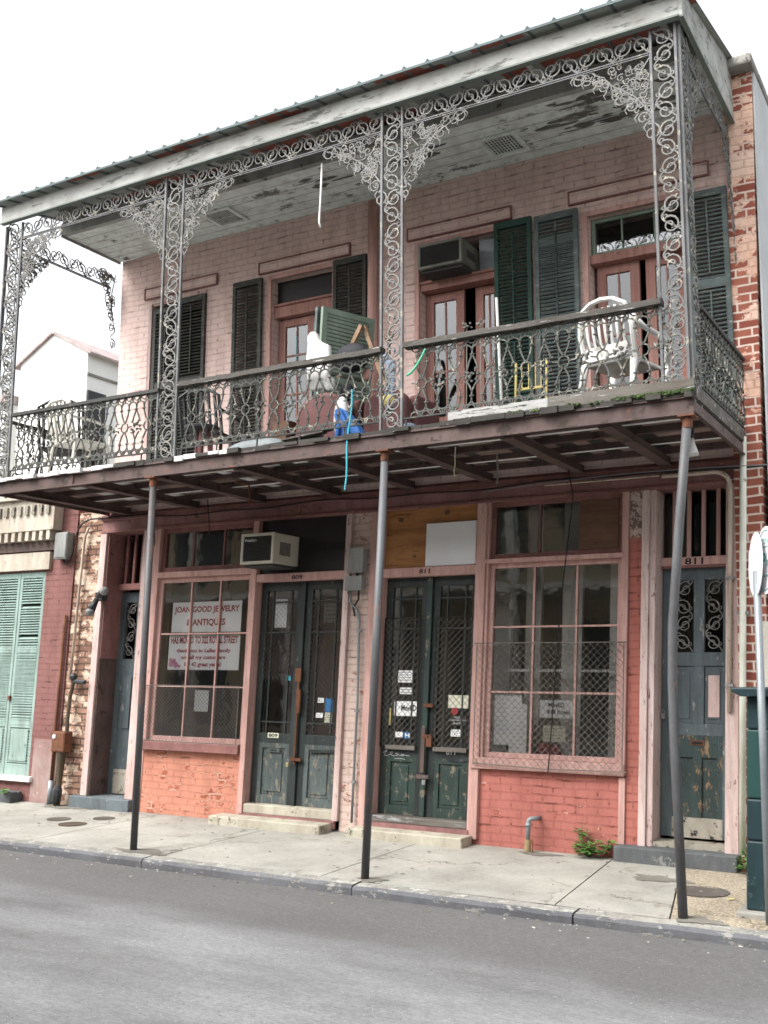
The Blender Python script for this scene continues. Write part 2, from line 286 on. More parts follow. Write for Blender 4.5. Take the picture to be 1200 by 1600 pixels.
# ------------------------------------------------------------------ mesh builder
class M:
    def __init__(s): s.v = []; s.f = []
    def box(s, x0, x1, y0, y1, z0, z1):
        n = len(s.v); s.v += [(x, y, z) for x in (x0, x1) for y in (y0, y1) for z in (z0, z1)]
        s.f += [tuple(n + i for i in q) for q in ((0, 1, 3, 2), (4, 6, 7, 5), (0, 4, 5, 1), (2, 3, 7, 6), (0, 2, 6, 4), (1, 5, 7, 3))]; return s
    def quad(s, a, b, c, d):
        n = len(s.v); s.v += [a, b, c, d]; s.f.append((n, n + 1, n + 2, n + 3)); return s
    def obox(s, c, ax, ay, az):
        """oriented box: centre and three half-axis vectors"""
        n = len(s.v); c, ax, ay, az = map(Vector, (c, ax, ay, az))
        s.v += [tuple(c + i * ax + j * ay + k * az) for i in (-1, 1) for j in (-1, 1) for k in (-1, 1)]
        s.f += [tuple(n + i for i in q) for q in ((0, 1, 3, 2), (4, 6, 7, 5), (0, 4, 5, 1), (2, 3, 7, 6), (0, 2, 6, 4), (1, 5, 7, 3))]; return s
    def tube(s, pts, r, n=4, closed=False, r2=None, cap=True, rot=0):
        P = [Vector(p) for p in pts]; L = len(P); base = len(s.v); up = None
        for i, p in enumerate(P):
            d = (P[(i + 1) % L] - P[i - 1]) if closed else (P[min(i + 1, L - 1)] - P[max(i - 1, 0)])
            if d.length < 1e-9: d = Vector((0, 0, 1))
            d.normalize()
            if up is None:
                up = Vector((0, 0, 1)) if abs(d.z) < .9 else Vector((0, 1, 0))
            a = d.cross(up)
            if a.length < 1e-3: a = d.cross(Vector((1, 0, 0)))
            a.normalize(); b = a.cross(d).normalized(); up = b
            rr = r if r2 is None else r + (r2 - r) * i / (L - 1)
            if isinstance(r, (list, tuple)): rr = r[i]
            for k in range(n):
                t = 2 * PI * k / n + PI / n + rot
                s.v.append(tuple(p + a * math.cos(t) * rr + b * math.sin(t) * rr))
        for i in range(L if closed else L - 1):
            for k in range(n):
                a0 = base + i * n; a1 = base + ((i + 1) % L) * n
                s.f.append((a0 + k, a0 + (k + 1) % n, a1 + (k + 1) % n, a1 + k))
        if cap and not closed:
            s.f.append(tuple(base + k for k in range(n))[::-1]); s.f.append(tuple(base + (L - 1) * n + k for k in range(n)))
        return s
    def blob(s, c, r, seg=7, ring=5, sc=(1, 1, 1), j=0):
        base = len(s.v); c = Vector(c)
        for i in range(ring + 1):
            a = PI * i / ring
            for k in range(seg):
                b = 2 * PI * k / seg; q = r * (1 + j * (R() - .5))
                s.v.append((c.x + q * sc[0] * math.sin(a) * math.cos(b), c.y + q * sc[1] * math.sin(a) * math.sin(b), c.z + q * sc[2] * math.cos(a)))
        for i in range(ring):
            for k in range(seg):
                s.f.append((base + i * seg + k, base + (i + 1) * seg + k, base + (i + 1) * seg + (k + 1) % seg, base + i * seg + (k + 1) % seg))
        return s
    def lathe(s, c, prof, n=16):
        base = len(s.v)
        for r, z in prof:
            for k in range(n):
                t = 2 * PI * k / n; s.v.append((c[0] + r * math.cos(t), c[1] + r * math.sin(t), c[2] + z))
        for i in range(len(prof) - 1):
            for k in range(n):
                s.f.append((base + i * n + k, base + i * n + (k + 1) % n, base + (i + 1) * n + (k + 1) % n, base + (i + 1) * n + k))
        s.f.append(tuple(base + k for k in range(n))[::-1]); s.f.append(tuple(base + (len(prof) - 1) * n + k for k in range(n)))
        return s
    def prism(s, poly, y0, y1):
        """polygon in x,z extruded along y"""
        n = len(poly); b = len(s.v)
        s.v += [(x, y0, z) for x, z in poly] + [(x, y1, z) for x, z in poly]
        s.f.append(tuple(range(b, b + n))); s.f.append(tuple(range(b + n, b + 2 * n))[::-1])
        for i in range(n): s.f.append((b + i, b + n + i, b + n + (i + 1) % n, b + (i + 1) % n))
        return s
    def add(s, o, f=lambda p: p):
        n = len(s.v); s.v += [tuple(f(p)) for p in o.v]; s.f += [tuple(i + n for i in q) for q in o.f]; return s
    def build(s, name, mat, parent=None, warp=True, smooth=False, bevel=0, at=None):
        if name in ('pane', 'transom_pane'): s.f = [q for i, q in enumerate(s.f) if i % 6 == 2]     # a sheet of glass
        vs = [W(v, warp) for v in s.v]
        if parent is not None:
            org = Vector(parent['org'])
        else:
            if at is None:
                xs = [v.x for v in vs]; ys = [v.y for v in vs]; zs = [v.z for v in vs]
                at = ((min(xs) + max(xs)) / 2, (min(ys) + max(ys)) / 2, min(zs))
            org = Vector(at)
        me = bpy.data.meshes.new(name); me.from_pydata([tuple(v - org) for v in vs], [], s.f)
        me.materials.append(MATS[mat] if isinstance(mat, str) else mat)
        if smooth: me.polygons.foreach_set('use_smooth', [True] * len(me.polygons))
        me.update()
        o = bpy.data.objects.new(name, me); COL.objects.link(o)
        if parent is not None: o.parent = parent
        else: o.location = org
        o['org'] = tuple(org)
        if bevel:
            b = o.modifiers.new('bevel', 'BEVEL'); b.width = bevel; b.segments = 2; b.limit_method = 'ANGLE'
        return o
def thing(name, label, cat, at, group=None, warp=True):
    o = bpy.data.objects.new(name, None); COL.objects.link(o); p = W(at, warp); o.location = p; o['org'] = tuple(p)
    o.empty_display_size = .1
    o['label'] = label; o['category'] = cat
    if group: o['group'] = group
    return o
def tag(o, label, cat, group=None):
    o['label'] = label; o['category'] = cat
    if group: o['group'] = group
    return o
def struct(o): o['kind'] = 'structure'; return o
def text(s, x0, x1, z0, z1, y, ext=.001, bold=0):
    cu = bpy.data.curves.new('t', 'FONT'); cu.body = s; cu.size = 1; cu.extrude = .0; cu.resolution_u = 3; cu.offset = bold
    ob = bpy.data.objects.new('t', cu); COL.objects.link(ob)
    dg = bpy.context.evaluated_depsgraph_get(); me = bpy.data.meshes.new_from_object(ob.evaluated_get(dg))
    xs = [v.co.x for v in me.vertices]; ys = [v.co.y for v in me.vertices]
    a, b, c, d = min(xs), max(xs), min(ys), max(ys); o = M()
    if '\n' not in s: c = min(c, 0) if 'g' in s or 'y' in s else c
    for v in me.vertices:
        o.v.append((x0 + (v.co.x - a) / (b - a) * (x1 - x0), y, z0 + (v.co.y - c) / (d - c) * (z1 - z0)))
    o.f = [tuple(p.vertices) for p in me.polygons]
    bpy.data.objects.remove(ob); bpy.data.curves.remove(cu); bpy.data.meshes.remove(me)
    return o
def rng(a, b, n): return [a + (b - a) * i / n for i in range(n + 1)]
def holes(m_, x0, x1, z0, z1, hs, y0, y1):
    xs = sorted({x0, x1, *[h[0] for h in hs], *[h[1] for h in hs]}); zs = sorted({z0, z1, *[h[2] for h in hs], *[h[3] for h in hs]})
    xs = [x for x in xs if x0 <= x <= x1]; zs = [z for z in zs if z0 <= z <= z1]
    def solid(i, j):
        if i < 0 or j < 0 or i >= len(xs) - 1 or j >= len(zs) - 1: return False
        cx, cz = (xs[i] + xs[i + 1]) / 2, (zs[j] + zs[j + 1]) / 2
        return not any(h[0] < cx < h[1] and h[2] < cz < h[3] for h in hs)
    for i in range(len(xs) - 1):
        for j in range(len(zs) - 1):
            if not solid(i, j): continue
            a, b, c, d = xs[i], xs[i + 1], zs[j], zs[j + 1]
            m_.quad((a, y0, c), (b, y0, c), (b, y0, d), (a, y0, d)); m_.quad((a, y1, c), (a, y1, d), (b, y1, d), (b, y1, c))
            if not solid(i - 1, j): m_.quad((a, y0, c), (a, y0, d), (a, y1, d), (a, y1, c))
            if not solid(i + 1, j): m_.quad((b, y0, c), (b, y1, c), (b, y1, d), (b, y0, d))
            if not solid(i, j - 1): m_.quad((a, y0, c), (a, y1, c), (b, y1, c), (b, y0, c))
            if not solid(i, j + 1): m_.quad((a, y0, d), (b, y0, d), (b, y1, d), (a, y1, d))
    return m_
def frame(x0, x1, z0, z1, t, y0, y1, tt=None, tb=None):
    """rectangular ring: stiles full height, rails butted between"""
    tt = t if tt is None else tt; tb = t if tb is None else tb
    return M().box(x0, x0 + t, y0, y1, z0, z1).box(x1 - t, x1, y0, y1, z0, z1).box(x0 + t, x1 - t, y0, y1, z1 - tt, z1).box(x0 + t, x1 - t, y0, y1, z0, z0 + tb)
def wires(x0, x1, z0, z1, y, sp=.05, r=.0022, jit=0.0):
    """diamond wire mesh"""
    o = M(); w_, h_ = x1 - x0, z1 - z0; n = int((w_ + h_) / (sp * 1.25))
    for i in range(1, n + 1):
        c = i * sp * 1.25
        for s_ in (0, 1):
            pts = []
            a = (c, 0) if c <= w_ else (w_, c - w_); b = (0, c) if c <= h_ else (c - h_, h_)
            for t_ in (0, .5, 1):
                u, v = a[0] + (b[0] - a[0]) * t_, a[1] + (b[1] - a[1]) * t_
                if s_: u = w_ - u
                pts.append((x0 + u, y + .006 * (s_ - .5), z0 + v))
            if abs(a[0] - b[0]) > .01: o.tube(pts, r, 3, cap=False)
    return o

# ================================================================== GROUND, STREET, PAVEMENT (setting)
def kerb_y(x): return -1.96 + .012 * x
struct(M().quad((-250, -250, -.30), (250, -250, -.30), (250, 250, -.30), (-250, 250, -.30)).build('ground', 'ground', warp=False))
o = M(); X = rng(-60, 60, 60)
for i in range(60):
    a, b = X[i], X[i + 1]
    o.quad((a, -9.6, -.19), (b, -9.6, -.19), (b, -4.6, -.09), (a, -4.6, -.09)); o.quad((a, -4.6, -.09), (b, -4.6, -.09), (b, kerb_y(b) - .004, -.127), (a, kerb_y(a) - .004, -.127))
struct(o.build('street', 'asphalt', warp=False, at=(0, 0, 0)))
def pz(y): return .026 * min(y, 0)
# pavement slabs, joints between them are real gaps
def slab(cuts_lo, cuts_hi, mname, name, y_hi=.0, y_lo=None):
    o = M()
    n = 8
    for i in range(n):
        t0, t1 = i / n, (i + 1) / n
        def pt(cl, ch, t):
            ylo = kerb_y(cl) + .152 if y_lo is None else y_lo
            y = ylo + (y_hi - ylo) * t; return (cl + (ch - cl) * t, y, pz(y))
        A, B, C_, D = pt(cuts_lo[0], cuts_hi[0], t0), pt(cuts_lo[1], cuts_hi[1], t0), pt(cuts_lo[1], cuts_hi[1], t1), pt(cuts_lo[0], cuts_hi[0], t1)
        o.quad(A, B, C_, D)
    e = [((cuts_lo[0], cuts_hi[0])), ((cuts_lo[1], cuts_hi[1]))]
    for (cl, ch) in e:
        ylo = kerb_y(cl) + .152 if y_lo is None else y_lo
        o.quad((cl, ylo, pz(ylo)), (ch, y_hi, 0), (ch, y_hi, -.1), (cl, ylo, pz(ylo) - .1))
    return o
P = [(-30, -30), (-14, -14), (-9.1, -9.0), (-6.7, -6.6), (-4.4, -4.35), (-2.75, -2.7), (-1.02, -1.0), (.98, .80), (1.80, 1.35), (2.62, 2.35), (5, 5), (9, 9), (30, 30)]
pav = M(); peb = None
for i in range(len(P) - 1):
    g = .006
    (a, a2), (b, b2) = P[i], P[i + 1]
    s_ = slab((a + g, b - g), (a2 + g, b2 - g), '', '', y_hi=.35)
    if i == 8:
        # aggregate patch slab
        struct(s_.build('pavement_patch', 'pebbles', warp=False, at=(0, 0, 0)))
    elif i == 9: struct(s_.build('pavement_slab', 'slab_grey', warp=False, at=(0, 0, 0)))
    else: pav.add(s_)
struct(pav.build('pavement', 'pavement', warp=False, at=(0, 0, 0)))
struct(M().quad((-30, -2.4, -.09), (30, -.8, -.09), (30, .3, -.045), (-30, .3, -.045)).build('pavement_bed', 'soil', warp=False))
# kerb stones with worn rounded edge
o = M(); kt = M(); x = -30.0; random.seed(3)
while x < 30:
    L = 1.5 + R() * .8; dz = (R() - .5) * .012; dy = (R() - .5) * .02
    a, b = x + .006, x + L - .006
    prof = [(0, -.152), (0.0, -.080), (.010, -.062), (.028, -.055), (.15, -.0475), (.15, -.152)]
    n = len(o.v)
    for k in range(9):
        xx = a + (b - a) * k / 8; j = (R() - .5) * .008; j2 = (R() - .5) * .006
        for (py, pzz) in prof:
            o.v.append((xx, kerb_y(xx) + py + dy + (j if py < .05 else 0), pzz + dz * (pzz > -.15) + (j2 if pzz > -.15 else 0)))
    for k in range(8):
        for q in range(5): (kt if q == 3 else o).f.append((n + k * 6 + q, n + (k + 1) * 6 + q, n + (k + 1) * 6 + q + 1, n + k * 6 + q + 1))
    o.f.append(tuple(n + i for i in range(6))); o.f.append(tuple(n + 48 + i for i in range(6))[::-1])
    x += L
kt.v = list(o.v); struct(o.build('kerb', 'kerb_stone', warp=False, at=(0, 0, 0))); struct(kt.build('kerb_top', 'kerb_worn', warp=False, at=(0, 0, 0)))
random.seed(31)
def stain_shade(x, y, rx, ry, name='pavement_stain_shade'):  # irregular dark patches: staining, plus contact shade painted at the pole feet
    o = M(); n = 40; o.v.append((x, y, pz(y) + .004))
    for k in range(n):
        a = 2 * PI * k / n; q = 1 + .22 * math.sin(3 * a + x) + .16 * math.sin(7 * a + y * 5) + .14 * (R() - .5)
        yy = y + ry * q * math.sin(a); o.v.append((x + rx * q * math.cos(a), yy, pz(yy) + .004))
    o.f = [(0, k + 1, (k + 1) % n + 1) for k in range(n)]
    struct(o.build(name, 'damp_shade', warp=False, at=(0, 0, 0)))
stain_shade(-3.0, -1.74, .26, .10); stain_shade(-.58, -1.73, .12, .07); stain_shade(1.98, -1.74, .16, .09); stain_shade(-5.7, -.16, .35, .12); stain_shade(.2, -.14, .18, .07); stain_shade(1.4, -.62, .22, .1)
o = M()
for i in range(420):
    u = R(); x = -9 + 13 * R(); y = (kerb_y(x) - .02 - .35 * R() ** 2.2) if u < .6 else -(.02 + 1.9 * R() ** 1.6)
    z = (-.127 + .004) if u < .6 else pz(y) + .004
    q = .004 + .009 * R() ** 2; o.obox((x, y, z + .002), (q, q * .4 * (R() - .5), 0), (q * (R() - .5), q * .7, 0), (0, 0, .0015))
lo = o.build('litter', 'grit', warp=False, at=(0, 0, 0)); lo['kind'] = 'stuff'; lo['label'] = 'fine grit and litter along the gutter and pavement'; lo['category'] = 'litter'
# opposite side: pavement and kerb
struct(M().box(-60, 60, -13.7, -9.6, -.28, -.05).build('far_pavement', 'pavement', warp=False, at=(0, -11, 0)))

# covers in the pavement
def cover(x, y, r, label, mat='cast_cover', sy=1.0):
    o = M()
    o.lathe((0, 0, 0), [(r, -.01), (r, .004), (r * .93, .006), (r * .9, .003), (r * .86, .003), (r * .3, .004), (.001, .006)], 28)
    o.v = [(x + a, y + b * sy, pz(y) + c + .001) for a, b, c in o.v]
    ob = o.build('cover_plate', mat, warp=False); tag(ob, label, 'manhole cover', 'covers set in the pavement'); return ob
cover(1.80, -.88, .20, 'large round dark iron cover in the pavement near the leaning gallery pole')
cover(-5.1, -.82, .13, 'small round cover in the pavement closest to the neighbouring green shutters')
cover(-4.70, -.55, .12, 'small round dark cover nearest the alley door step')
cover(-4.72, -.98, .15, 'brownish round cover nearest the kerb on the far side of the leftmost pole', 'soil')

# ================================================================== THE HOUSE
HX0, HX1 = -5.27, 2.10
house = thing('brick_townhouse', 'two storey pink painted brick townhouse with a cast iron gallery over shuttered shopfronts', 'building', (-1.6, 0, 0))
def P_(o, name, mat, parent=None, **k): return o.build(name, mat, parent or house, **k)
# ---- ground floor walls
gl_holes = [(-5.31, -4.72, 0, 3.22), (-4.45, -3.10, .69, 3.22), (-3.02, -1.90, 0, 3.22), (-1.44, -.40, 0, 3.22), (-.27, 1.06, .69, 3.22), (1.34, 1.95, 0, 3.22)]
o = holes(M(), -5.40, 2.10, 3.22, 3.46, [], .0, .30); P_(o, 'header_beam', 'mauve')
P_(M().box(-5.40, 2.09, -.035, .0, 3.37, 3.43).box(-5.40, 2.09, -.02, .0, 3.22, 3.25), 'header_moulding', 'mauve_wood', bevel=.004)
P_(M().box(-4.50, -3.06, .03, .30, 0, .69), 'brick_base', 'orange_brick')
P_(M().box(-.38, 1.105, .02, .30, 0, .69), 'brick_base', 'salmon_brick')
P_(M().box(-1.83, -1.60, .02, .30, 0, 3.22), 'brick_pier', 'pier_brick')
P_(M().box(1.105, 1.215, .01, .30, 0, 3.22), 'brick_pier', 'strip_brick')
P_(M().box(-5.82, -5.405, .02, .45, 0, 3.5), 'brick_pier', 'quoin_brick')['label'] = 'peeling cream brick pier beside the alley door'
# upper wall
up_open = [(-4.74, -3.90, 3.6, 5.98), (-2.95, -2.13, 3.6, 5.98), (-1.06, -.20, 3.6, 5.98), (.76, 1.66, 3.6, 5.92)]
P_(holes(M(), HX0, HX1, 3.46, 6.66, up_open, 0, .30), 'wall', 'upper_brick')
P_(M().box(HX0, HX1, 6.5, 6.6, 0, 6.9).box(HX0, HX0 + .02, .30, 6.5, 3.46, 7.2).box(-5.40, -5.38, .3, 6.5, 0, 3.46), 'rear_wall', 'upper_brick')
# rooms behind the glass
def room(x0, x1, y0, y1, z0, z1, mat, name='room'):
    o = M(); o.quad((x0, y1, z0), (x1, y1, z0), (x1, y1, z1), (x0, y1, z1)); o.quad((x0, y0, z0), (x0, y1, z0), (x0, y1, z1), (x0, y0, z1)); o.quad((x1, y0, z0), (x1, y0, z1), (x1, y1, z1), (x1, y1, z0))
    o.quad((x0, y0, z0), (x1, y0, z0), (x1, y1, z0), (x0, y1, z0)); o.quad((x0, y0, z1), (x0, y1, z1), (x1, y1, z1), (x1, y0, z1)); return P_(o, name, mat)
room(-4.60, -1.75, .305, 1.9, .1, 3.3, 'room_wall'); room(-1.72, 1.18, .305, 2.6, .1, 3.3, 'room_grey'); room(1.25, 2.05, .31, 1.5, .1, 3.3, 'room_dark'); room(-5.36, -4.65, .46, 1.5, .1, 3.3, 'room_dark')
for (a, b) in ((-4.8, -3.8), (-3.1, -2.0), (-1.2, -.1), (.6, 1.8)): room(a, b, .31, 2.6, 3.6, 6.3, 'room_dark')

# ---- pink frame posts and sills
def post(x0, x1, y0, y1, z0, z1, mat='pink', name='frame_post', lab=None):
    o = P_(M().box(x0, x1, y0, y1, z0, z1), name, mat, bevel=.004)
    if lab: o['label'] = lab
    return o
post(-5.405, -5.31, -.01, .45, .13, 3.22, 'pink_white'); post(-4.72, -4.60, .0, .30, .13, 3.22, 'pink_white'); post(-4.598, -4.50, .02, .30, 0, 3.22, 'pink')
post(-4.498, -4.45, -.01, .12, .69, 3.22, 'pink'); post(-3.10, -3.03, -.02, .16, 0, 3.22, 'pink'); post(-1.90, -1.835, -.02, .16, .1, 3.22, 'pink_white')
post(-1.598, -1.52, -.01, .2, .02, 3.22, 'pink'); post(-1.518, -1.44, -.02, .16, .1, 3.22, 'pink')
post(-.40, -.30, -.02, .16, .05, 3.22, 'pink'); post(-.298, -.27, 0, .12, .8, 3.22, 'pink')
post(1.04, 1.10, -.02, .12, .80, 3.22, 'pink'); post(1.045, 1.102, -.01, .018, 0, .69, 'pink')
post(1.22, 1.285, -.015, .2, .12, 3.22, 'pink_white'); post(1.287, 1.34, .01, .3, .12, 3.22, 'pink_white'); post(1.95, 2.06, -.01, .3, .12, 3.26, 'pink_white')
post(2.062, 2.10, .02, .3, 0, 3.46, 'pier_brick', 'brick_pier')

# ---- shop window on the left
def grid_window(x0, x1, z0, z1, xs, zs, y, mat, t=.045, mt=.016, gm='glass_shop', name='window', tl=None, lab=None, par=None):
    f = P_(frame(x0, x1, z0, z1, t, y - .025, y + .035), name, mat, par, bevel=.003)
    if lab: f['label'] = lab
    o = M()
    zz = [z0 + t] + zs + [z1 - t]
    for z in zs: o.box(x0 + t, x1 - t, y - .012, y + .02, z - mt / 2, z + mt / 2)
    for x in xs:
        for a, b in zip(zz[:-1], zz[1:]):
            o.box(x - mt / 2, x + mt / 2, y - .016, y + .022, a + (mt / 2 if a in zs else 0), b - (mt / 2 if b in zs else 0))
    if o.v: P_(o, 'glazing_bars', mat, f)
    P_(M().box(x0 + t, x1 - t, y, y + .004, z0 + t, z1 - t), 'pane', gm, f)
    return f
grid_window(-4.449, -3.101, .80, 2.64, [-3.975, -3.56], [1.41, 2.0], .06, 'pink', t=.055)
grid_window(-4.449, -3.101, 2.71, 3.22, [-3.99, -3.55], [], .06, 'mauve_wood', t=.055)
post(-4.449, -3.101, -.02, .12, 2.642, 2.708, 'pink', 'transom_bar')
P_(M().box(-4.52, -3.11, -.05, .12, .70, .798), 'window_sill', 'mauve_wood', bevel=.008)
# transom over double door 1: black board
post(-3.03, -1.90, -.01, .14, 2.545, 2.63, 'pink', 'transom_bar')
P_(M().box(-3.03, -1.90, .05, .08, 2.632, 3.22), 'transom_board', 'black_board')
# window right
grid_window(-.269, 1.039, .805, 2.625, [.185, .605], [1.41, 2.02], .06, 'pink', t=.045, mt=.018)
post(-.30, 1.06, -.03, .12, 2.626, 2.668, 'pink', 'transom_bar')
grid_window(-.269, 1.039, 2.67, 3.22, [.225, .62], [], .06, 'mauve_wood', t=.045)
P_(M().box(.63, .992, .03, .045, 2.716, 3.173), 'boarded_pane', 'brown_ply')
P_(M().box(-.38, 1.10, -.04, .12, .70, .803), 'window_sill', 'pink', bevel=.006)
# horizontal green shelf rail seen inside right window
P_(M().box(-.25, 1.02, .30, .33, 1.60, 1.625), 'inner_rail', 'white_plastic')
[P_(M().box(a, b, c, c + .05, .1, 3.3), 'inner_strip', 'reflection_pale') for a, b, c in ((.30, .50, .50), (-.10, .06, .55), (.80, .90, .42), (-.50, -.28, .6), (.12, .22, 1.3), (.62, .74, 1.2))]  # pale strips added to imitate columns reflected in the glass
# dark pieces inside the left window
P_(M().box(-3.82, -3.78, .5, .54, .1, 3.3).box(-4.4, -4.1, 1.2, 1.24, .1, 2.8), 'inner_strip', 'room_dark')
P_(M().box(-4.5, -2.9, 1.6, 1.62, 2.9, 3.29), 'inner_panel', 'room_dark')
# transom over double door 2: plywood
post(-1.44, -.40, -.01, .14, 2.535, 2.625, 'pink', 'transom_bar')
pb = P_(M().box(-1.44, -.405, .03, .055, 2.627, 3.015), 'transom_board', 'raw_wood'); P_(M().box(-1.44, -.405, .025, .055, 3.018, 3.22), 'transom_board', 'raw_wood')
o = M()
for (x, z, r) in ((-1.27, 3.12, .022), (-.75, 3.165, .026), (-.91, 3.035, .02), (-1.1, 2.74, .016)): o.lathe((0, 0, 0), [(r, 0), (r, .003), (.001, .003)], 10); n = len(o.v) - 30; o.v[n:] = [(x + a * 1.2, .0235 - c if z > 3.01 else .0285 - c, z + b) for a, b, c in o.v[n:]]
P_(o, 'wood_knot', 'brown_ply')

# ---- double doors
def door_leaf(x0, x1, z0, zg0, zg1, z1, y, matu, matl, bars, panel=True, side='L'):
    d = P_(M().box(x0, x0 + .075, y, y + .045, z0, z1).box(x1 - .075, x1, y, y + .045, z0, z1).box(x0 + .075, x1 - .075, y, y + .045, zg1, z1).box(x0 + .075, x1 - .075, y, y + .045, zg0 - .10, zg0), 'door_leaf', matu, bevel=.003)
    P_(frame(x0 + .075, x1 - .075, z0, zg0 - .10, .05, y + .002, y + .043, tb=.09), 'door_panel_frame', matl, d)
    # raised lower panel
    a, b, c, e = x0 + .125, x1 - .125, z0 + .09, zg0 - .15
    P_(M().box(a, b, y + .018, y + .03, c, e).box(a + .035, b - .035, y + .008, y + .018, c + .035, e - .035), 'door_panel', matl, d, bevel=.006)
    g = (x0 + .075, x1 - .075, zg0, zg1)
    o = M(); w_ = g[1] - g[0]; t = .016
    xs = [g[0] + .075, g[1] - .075]; zh = [g[3] - .12] + bars
    for x in xs: o.box(x - t / 2, x + t / 2, y + .008, y + .034, g[2], g[3])
    e_ = [g[0], xs[0] - t / 2, xs[0] + t / 2, xs[1] - t / 2, xs[1] + t / 2, g[1]]
    for z in zh:
        for q in (0, 2, 4): o.box(e_[q], e_[q + 1], y + .010, y + .032, z - t / 2, z + t / 2)
    P_(o, 'glazing_bars', matu, d)
    P_(M().box(g[0], g[1], y + .02, y + .024, g[2], g[3]), 'pane', 'glass_shop', d)
    return d
# door 1, worn blue black
d1l = door_leaf(-3.018, -2.475, .20, .93, 2.45, 2.543, .10, 'door_black', 'door_worn', [2.0, 1.05])
d1r = door_leaf(-2.425, -1.902, .20, .93, 2.45, 2.543, .10, 'door_black', 'door_worn', [2.0, 1.05])
P_(M().box(-2.478, -2.43, .075, .12, .19, 2.54), 'astragal', 'door_black', d1l, bevel=.004)
P_(M().box(-2.462, -2.44, .062, .075, .62, 1.62).box(-2.49, -2.42, .055, .075, 1.48, 1.62).box(-2.46, -2.41, .05, .075, 1.15, 1.4).box(-2.50, -2.36, .05, .072, .66, .69), 'door_bar', 'rust', d1l)
P_(M().box(-2.81, -2.66, .088, .099, .735, .775), 'letter_plate', 'door_worn', d1l); P_(M().box(-2.77, -2.70, .0865, .088, .748, .76), 'letter_slot', 'ink_black', d1l)
P_(M().obox((-2.12, .085, .77), (.17, 0, .01), (0, .01, 0), (-.001, 0, .012)), 'door_pull', 'door_black', d1r)
P_(wires(-2.95, -2.54, 1.5, 2.42, .09, .045, .0016), 'wire_mesh', 'wire_mesh', d1l); P_(wires(-2.35, -1.97, .95, 2.42, .09, .045, .0016), 'wire_mesh', 'wire_mesh', d1r)
# door 2, dark green
d2l = door_leaf(-1.438, -.955, .20, .86, 2.44, 2.533, .10, 'door_black', 'door_green', [2.02])
d2r = door_leaf(-.90, -.402, .20, .86, 2.44, 2.533, .10, 'door_black', 'door_green', [2.02])
P_(M().box(-.958, -.905, .07, .12, .20, 2.53), 'astragal', 'door_green', d2l, bevel=.004)
P_(M().box(-1.36, -1.03, .06, .099, .83, .87), 'door_rail', 'wire_mesh', d2l); P_(M().box(-.83, -.47, .06, .099, .83, .87), 'door_rail', 'wire_mesh', d2r)
for lf, a, b in ((d2l, -1.43, -1.02), (d2r, -.85, -.42)):
    P_(wires(a, b, .86, 2.12, .075, .052, .0024), 'wire_mesh', 'wire_mesh', lf); P_(frame(a, b, .85, 2.13, .008, .07, .08), 'mesh_frame', 'wire_black', lf)
P_(M().box(-.955, -.915, .05, .07, .62, 1.05).box(-.99, -.86, .045, .06, .565, .60), 'door_bar', 'beam', d2l)
P_(M().box(-.94, -.84, .045, .07, 1.25, 1.285), 'door_hasp', 'rust', d2l); P_(M().box(-.94, -.84, .045, .07, .95, .985).box(-.90, -.84, .045, .07, .87, .95), 'door_hasp', 'rust', d2l)
P_(M().prism([(-.73, .77), (-.41, .775), (-.41, .76), (-.55, .735), (-.66, .745)], .09, .10), 'letter_slot', 'door_black', d2r)
# scribbled tag on the green panel
o = M(); pts = []
for i in range(60):
    t = i / 59; pts.append((-1.40 + .30 * t + .03 * math.sin(t * 30), .0965, .79 + .03 * math.sin(t * 26) * (1 - t) - .02 * t))
o.tube(pts, .0022, 3); o.tube([(-1.27, .0965, .735), (-1.2, .0965, .742), (-1.15, .0965, .733)], .002, 3)
P_(o, 'scrawl', 'decal_white', d2l)

# thresholds
P_(M().box(-3.02, -1.90, -.01, .3, .10, .198), 'threshold', 'step_stone', bevel=.01); P_(M().box(-3.05, -1.86, -.04, .0, .082, .10).box(-3.05, -1.86, -.03, .0, .02, .082), 'threshold', 'mauve')
P_(M().box(-1.44, -.40, -.02, .3, .13, .198), 'threshold', 'grey_board', bevel=.01); P_(M().box(-1.50, -.38, -.03, .1, .085, .13), 'threshold', 'mauve')
P_(M().box(1.34, 1.95, .02, .3, .128, .165), 'threshold', 'kick_board')

